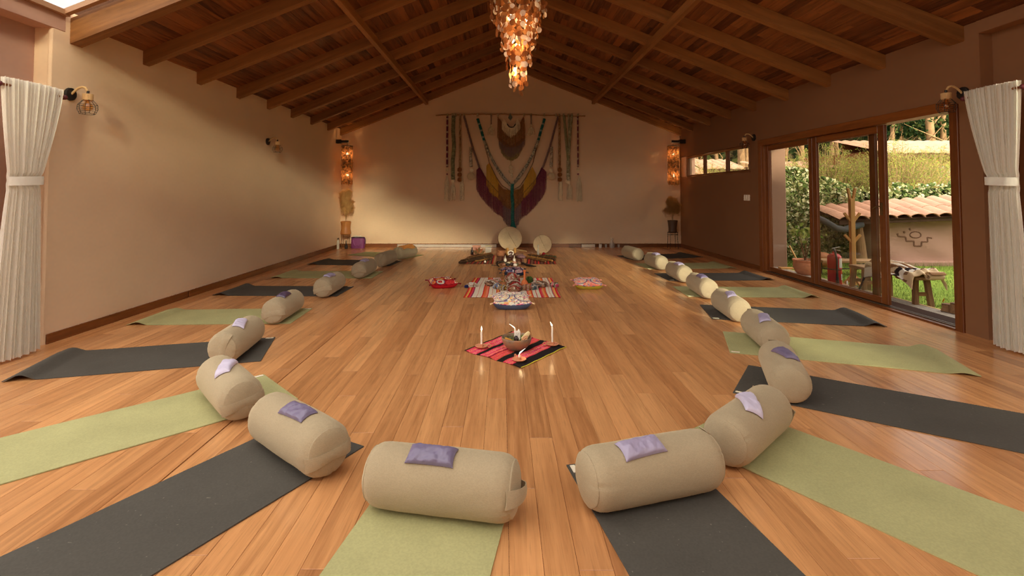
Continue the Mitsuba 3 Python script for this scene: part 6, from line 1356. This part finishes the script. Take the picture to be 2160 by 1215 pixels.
def bench(name, x0, x1, y0, y1, top, lb, cat, rung=True, splay=0.03, legs=None):
    t = thing(name, lb, cat)
    W(t + '__seat', bx(x0, x1, y0, y1, top - 0.04, top, 0.006), 'old_wood', 1 if y1 - y0 > x1 - x0 else 0)
    cs_ = [(x, y) for y in (legs or (y0 + 0.06, y1 - 0.06)) for x in (x0 + 0.05, x1 - 0.05)]; cx, cy = (x0 + x1) / 2, (y0 + y1) / 2
    for x, y in cs_: W(t + '__leg', bar((x, y, top - 0.04), (x + splay * np.sign(x - cx), y + splay * np.sign(y - cy), GZ + 0.0), 0.055, 0.05, 0.004, up=(0, 1, 0)), 'old_wood', 2)
    if rung:
        for y in (legs or (y0 + 0.05, y1 - 0.05)): W(t + '__rung', bar((x0 + 0.04, y, top - 0.22), (x1 - 0.04, y, top - 0.22), 0.03, 0.045, 0.004), 'old_wood', 0)
    return t
bench('wooden_stool', 5.07, 5.36, 7.06, 7.38, 0.26, 'low brown wooden stool behind the closed door leaf', 'stool')
P(thing('black_strap', 'black strap hanging from the brown stool down to the porch', 'strap'), bar((5.12, 7.04, 0.25), (4.98, 7.04, -0.05), 0.035, 0.006, 0.001), 'vc_satin', col=C(30, 28, 28))
bench('wooden_bench', 5.03, 5.27, 6.12, 6.88, 0.28, 'wooden bench under the alpaca blanket outside the open door', 'bench', legs=(6.20, 6.80))
t = thing('garden_bench', 'low grey plank bench with black iron legs behind the fire extinguisher', 'bench')
W(t + '__top', bar((5.55, 8.85, 0.12), (6.55, 8.75, 0.12), 0.32, 0.04, 0.005), 'old_wood', 0)
for x in (5.65, 6.4): P(t + '__leg', join(*[bar((x, y, 0.10), (x, y, GZ), 0.025, 0.025) for y in (8.68, 8.92)], bar((x, 8.68, -0.02), (x, 8.92, -0.02), 0.02, 0.02)), 'vc_satin', col=C(30, 28, 28))
P(t + '__rail', bar((5.65, 8.68, 0.0), (6.4, 8.66, 0.0), 0.02, 0.02), 'vc_satin', col=C(30, 28, 28))
t = thing('clay_shard', 'brown clay mound before the ivy behind the fire extinguisher', 'rock'); P(t, mv(blob(0.16, 3, 0.2, 2, 3, (1.1, 0.7, 0.9)), 6.05, 9.5, GZ + 0.17), 'clay_brown', smooth=True)
for k, (x, y) in enumerate(((5.20, 7.60), (5.24, 7.52))):
    t = thing('sandal', ('farther', 'nearer')[k] + ' white and grey sandal by the foot of the coat rack', 'sandal', 'pair of sandals by the coat rack')
    P(t + '__sole', mv(rt(blob(0.1, 3, 0.05, 2, k, (1.1, 0.42, 0.12)), [0, 0, 1], 30), x, y, GZ + 0.03), 'vc_satin', smooth=True, col=C(70, 62, 58))
    P(t + '__strap', tube([(x - 0.03, y - 0.035, GZ + 0.035), (x, y, GZ + 0.09), (x + 0.03, y + 0.03, GZ + 0.035)], 0.012, 8), 'vc_satin', smooth=True, col=C(206, 200, 190))

# alpaca blanket over the bench
def alp(u, v):
    y = 6.88 - 0.82 * u; a = v * 2 - 1
    x = 5.16 + 0.25 * a * (1 - 0.25 * np.clip(np.abs(a) - 0.55, 0, 1)); over = np.clip(np.abs(a) - 0.55, 0, 1) / 0.45
    z = 0.335 - 0.22 * over ** 1.5 * (0.75 + 0.25 * np.sin(u * 5 + 1)) + 0.05 * np.sin(v * 15 + 3 * u) ** 2 * (1 - 0.4 * u) + 0.02 * np.sin(u * 13 + v * 4) - 0.05 * np.clip((u - 0.86) / 0.14, 0, 1) ** 2 + 0.035 * np.exp(-((u - 0.15) / 0.2) ** 2)
    return np.stack([x + 0.02 * np.sin(u * 11), y + 0.02 * np.sin(v * 13), z], -1)
m, u, v = sheet(alp, 140, 110, 0.012)
P1, P2, P3, P4 = C(134, 94, 62), C(206, 180, 146), C(236, 228, 214), C(44, 34, 32)
zig = 0.035 * np.abs(((v * 9) % 1) - 0.5) * 2
lon = np.where((np.sin(v * 34 + 2 * np.sin(u * 5)) > -0.45)[:, None], P1, P2); lon = np.where((np.sin(v * 17 + 1) > 0.86)[:, None], P3, lon)
uu = u + zig
col = np.where((uu < 0.64)[:, None], lon, np.where((uu < 0.71)[:, None], P4, np.where((uu < 0.80)[:, None], P3, np.where((np.sin(v * 60) > 0)[:, None] & (uu < 0.90)[:, None], C(130, 96, 66), C(216, 190, 152)))))
t = thing('alpaca_blanket', 'brown, cream and black alpaca blanket thrown over the bench outside', 'blanket'); P(t + '__cloth', m, 'vc_cloth', smooth=True, col=col)
P(t + '__cord', tube([(5.00, 6.75, 0.33), (5.02, 6.68, 0.40), (5.07, 6.55, 0.42), (5.15, 6.45, 0.41)], 0.008, 7), 'vc_cloth', smooth=True, col=C(230, 220, 204))
t = thing('rolled_end', 'rolled cream end of a sheepskin lying at the near end of the bench', 'sheepskin'); s = np.linspace(0, 9, 60)
def roll(u, v):
    a = u * 9; r = 0.018 + 0.005 * a
    return np.stack([5.11 + 0.18 * v, 6.05 + r * np.cos(a), 0.30 + r * np.sin(a)], -1)
m, u, v = sheet(roll, 70, 12, 0.008); P(t, m, 'vc_cloth', smooth=True, col=np.where((u > 0.9)[:, None], C(150, 112, 78), C(216, 190, 152)))
for k, (x, y, r, hh, lb) in enumerate(((5.10, 5.80, 0.045, 0.09, 'left one of two short dark log stumps at the porch edge'), (5.12, 5.70, 0.05, 0.12, 'right one of two short dark log stumps at the porch edge'))):
    t = thing('log_stump', lb, 'log'); W(t + '__bark', mv(tube([(0, 0, 0), (0.01, 0, hh * 0.5), (0.0, 0, hh)], [r * 1.15, r, r * 0.95], 14), x, y, -0.062), 'old_wood', 2)
    P(t + '__cut_face', mv(lathe([(0, 0.002), (r * 0.93, 0.001)], 16), x, y, -0.062 + hh), 'vc_matte', col=C(110, 84, 66))
t = thing('dry_leaf', 'curled yellow leaf on the stumps at the porch edge', 'leaf'); P(t, tm([(5.08, 5.83, 0.035), (5.095, 5.815, 0.06), (5.085, 5.80, 0.10), (5.075, 5.815, 0.07)], [[0, 1, 2], [0, 2, 3]]), 'vc_matte', col=C(190, 140, 40))
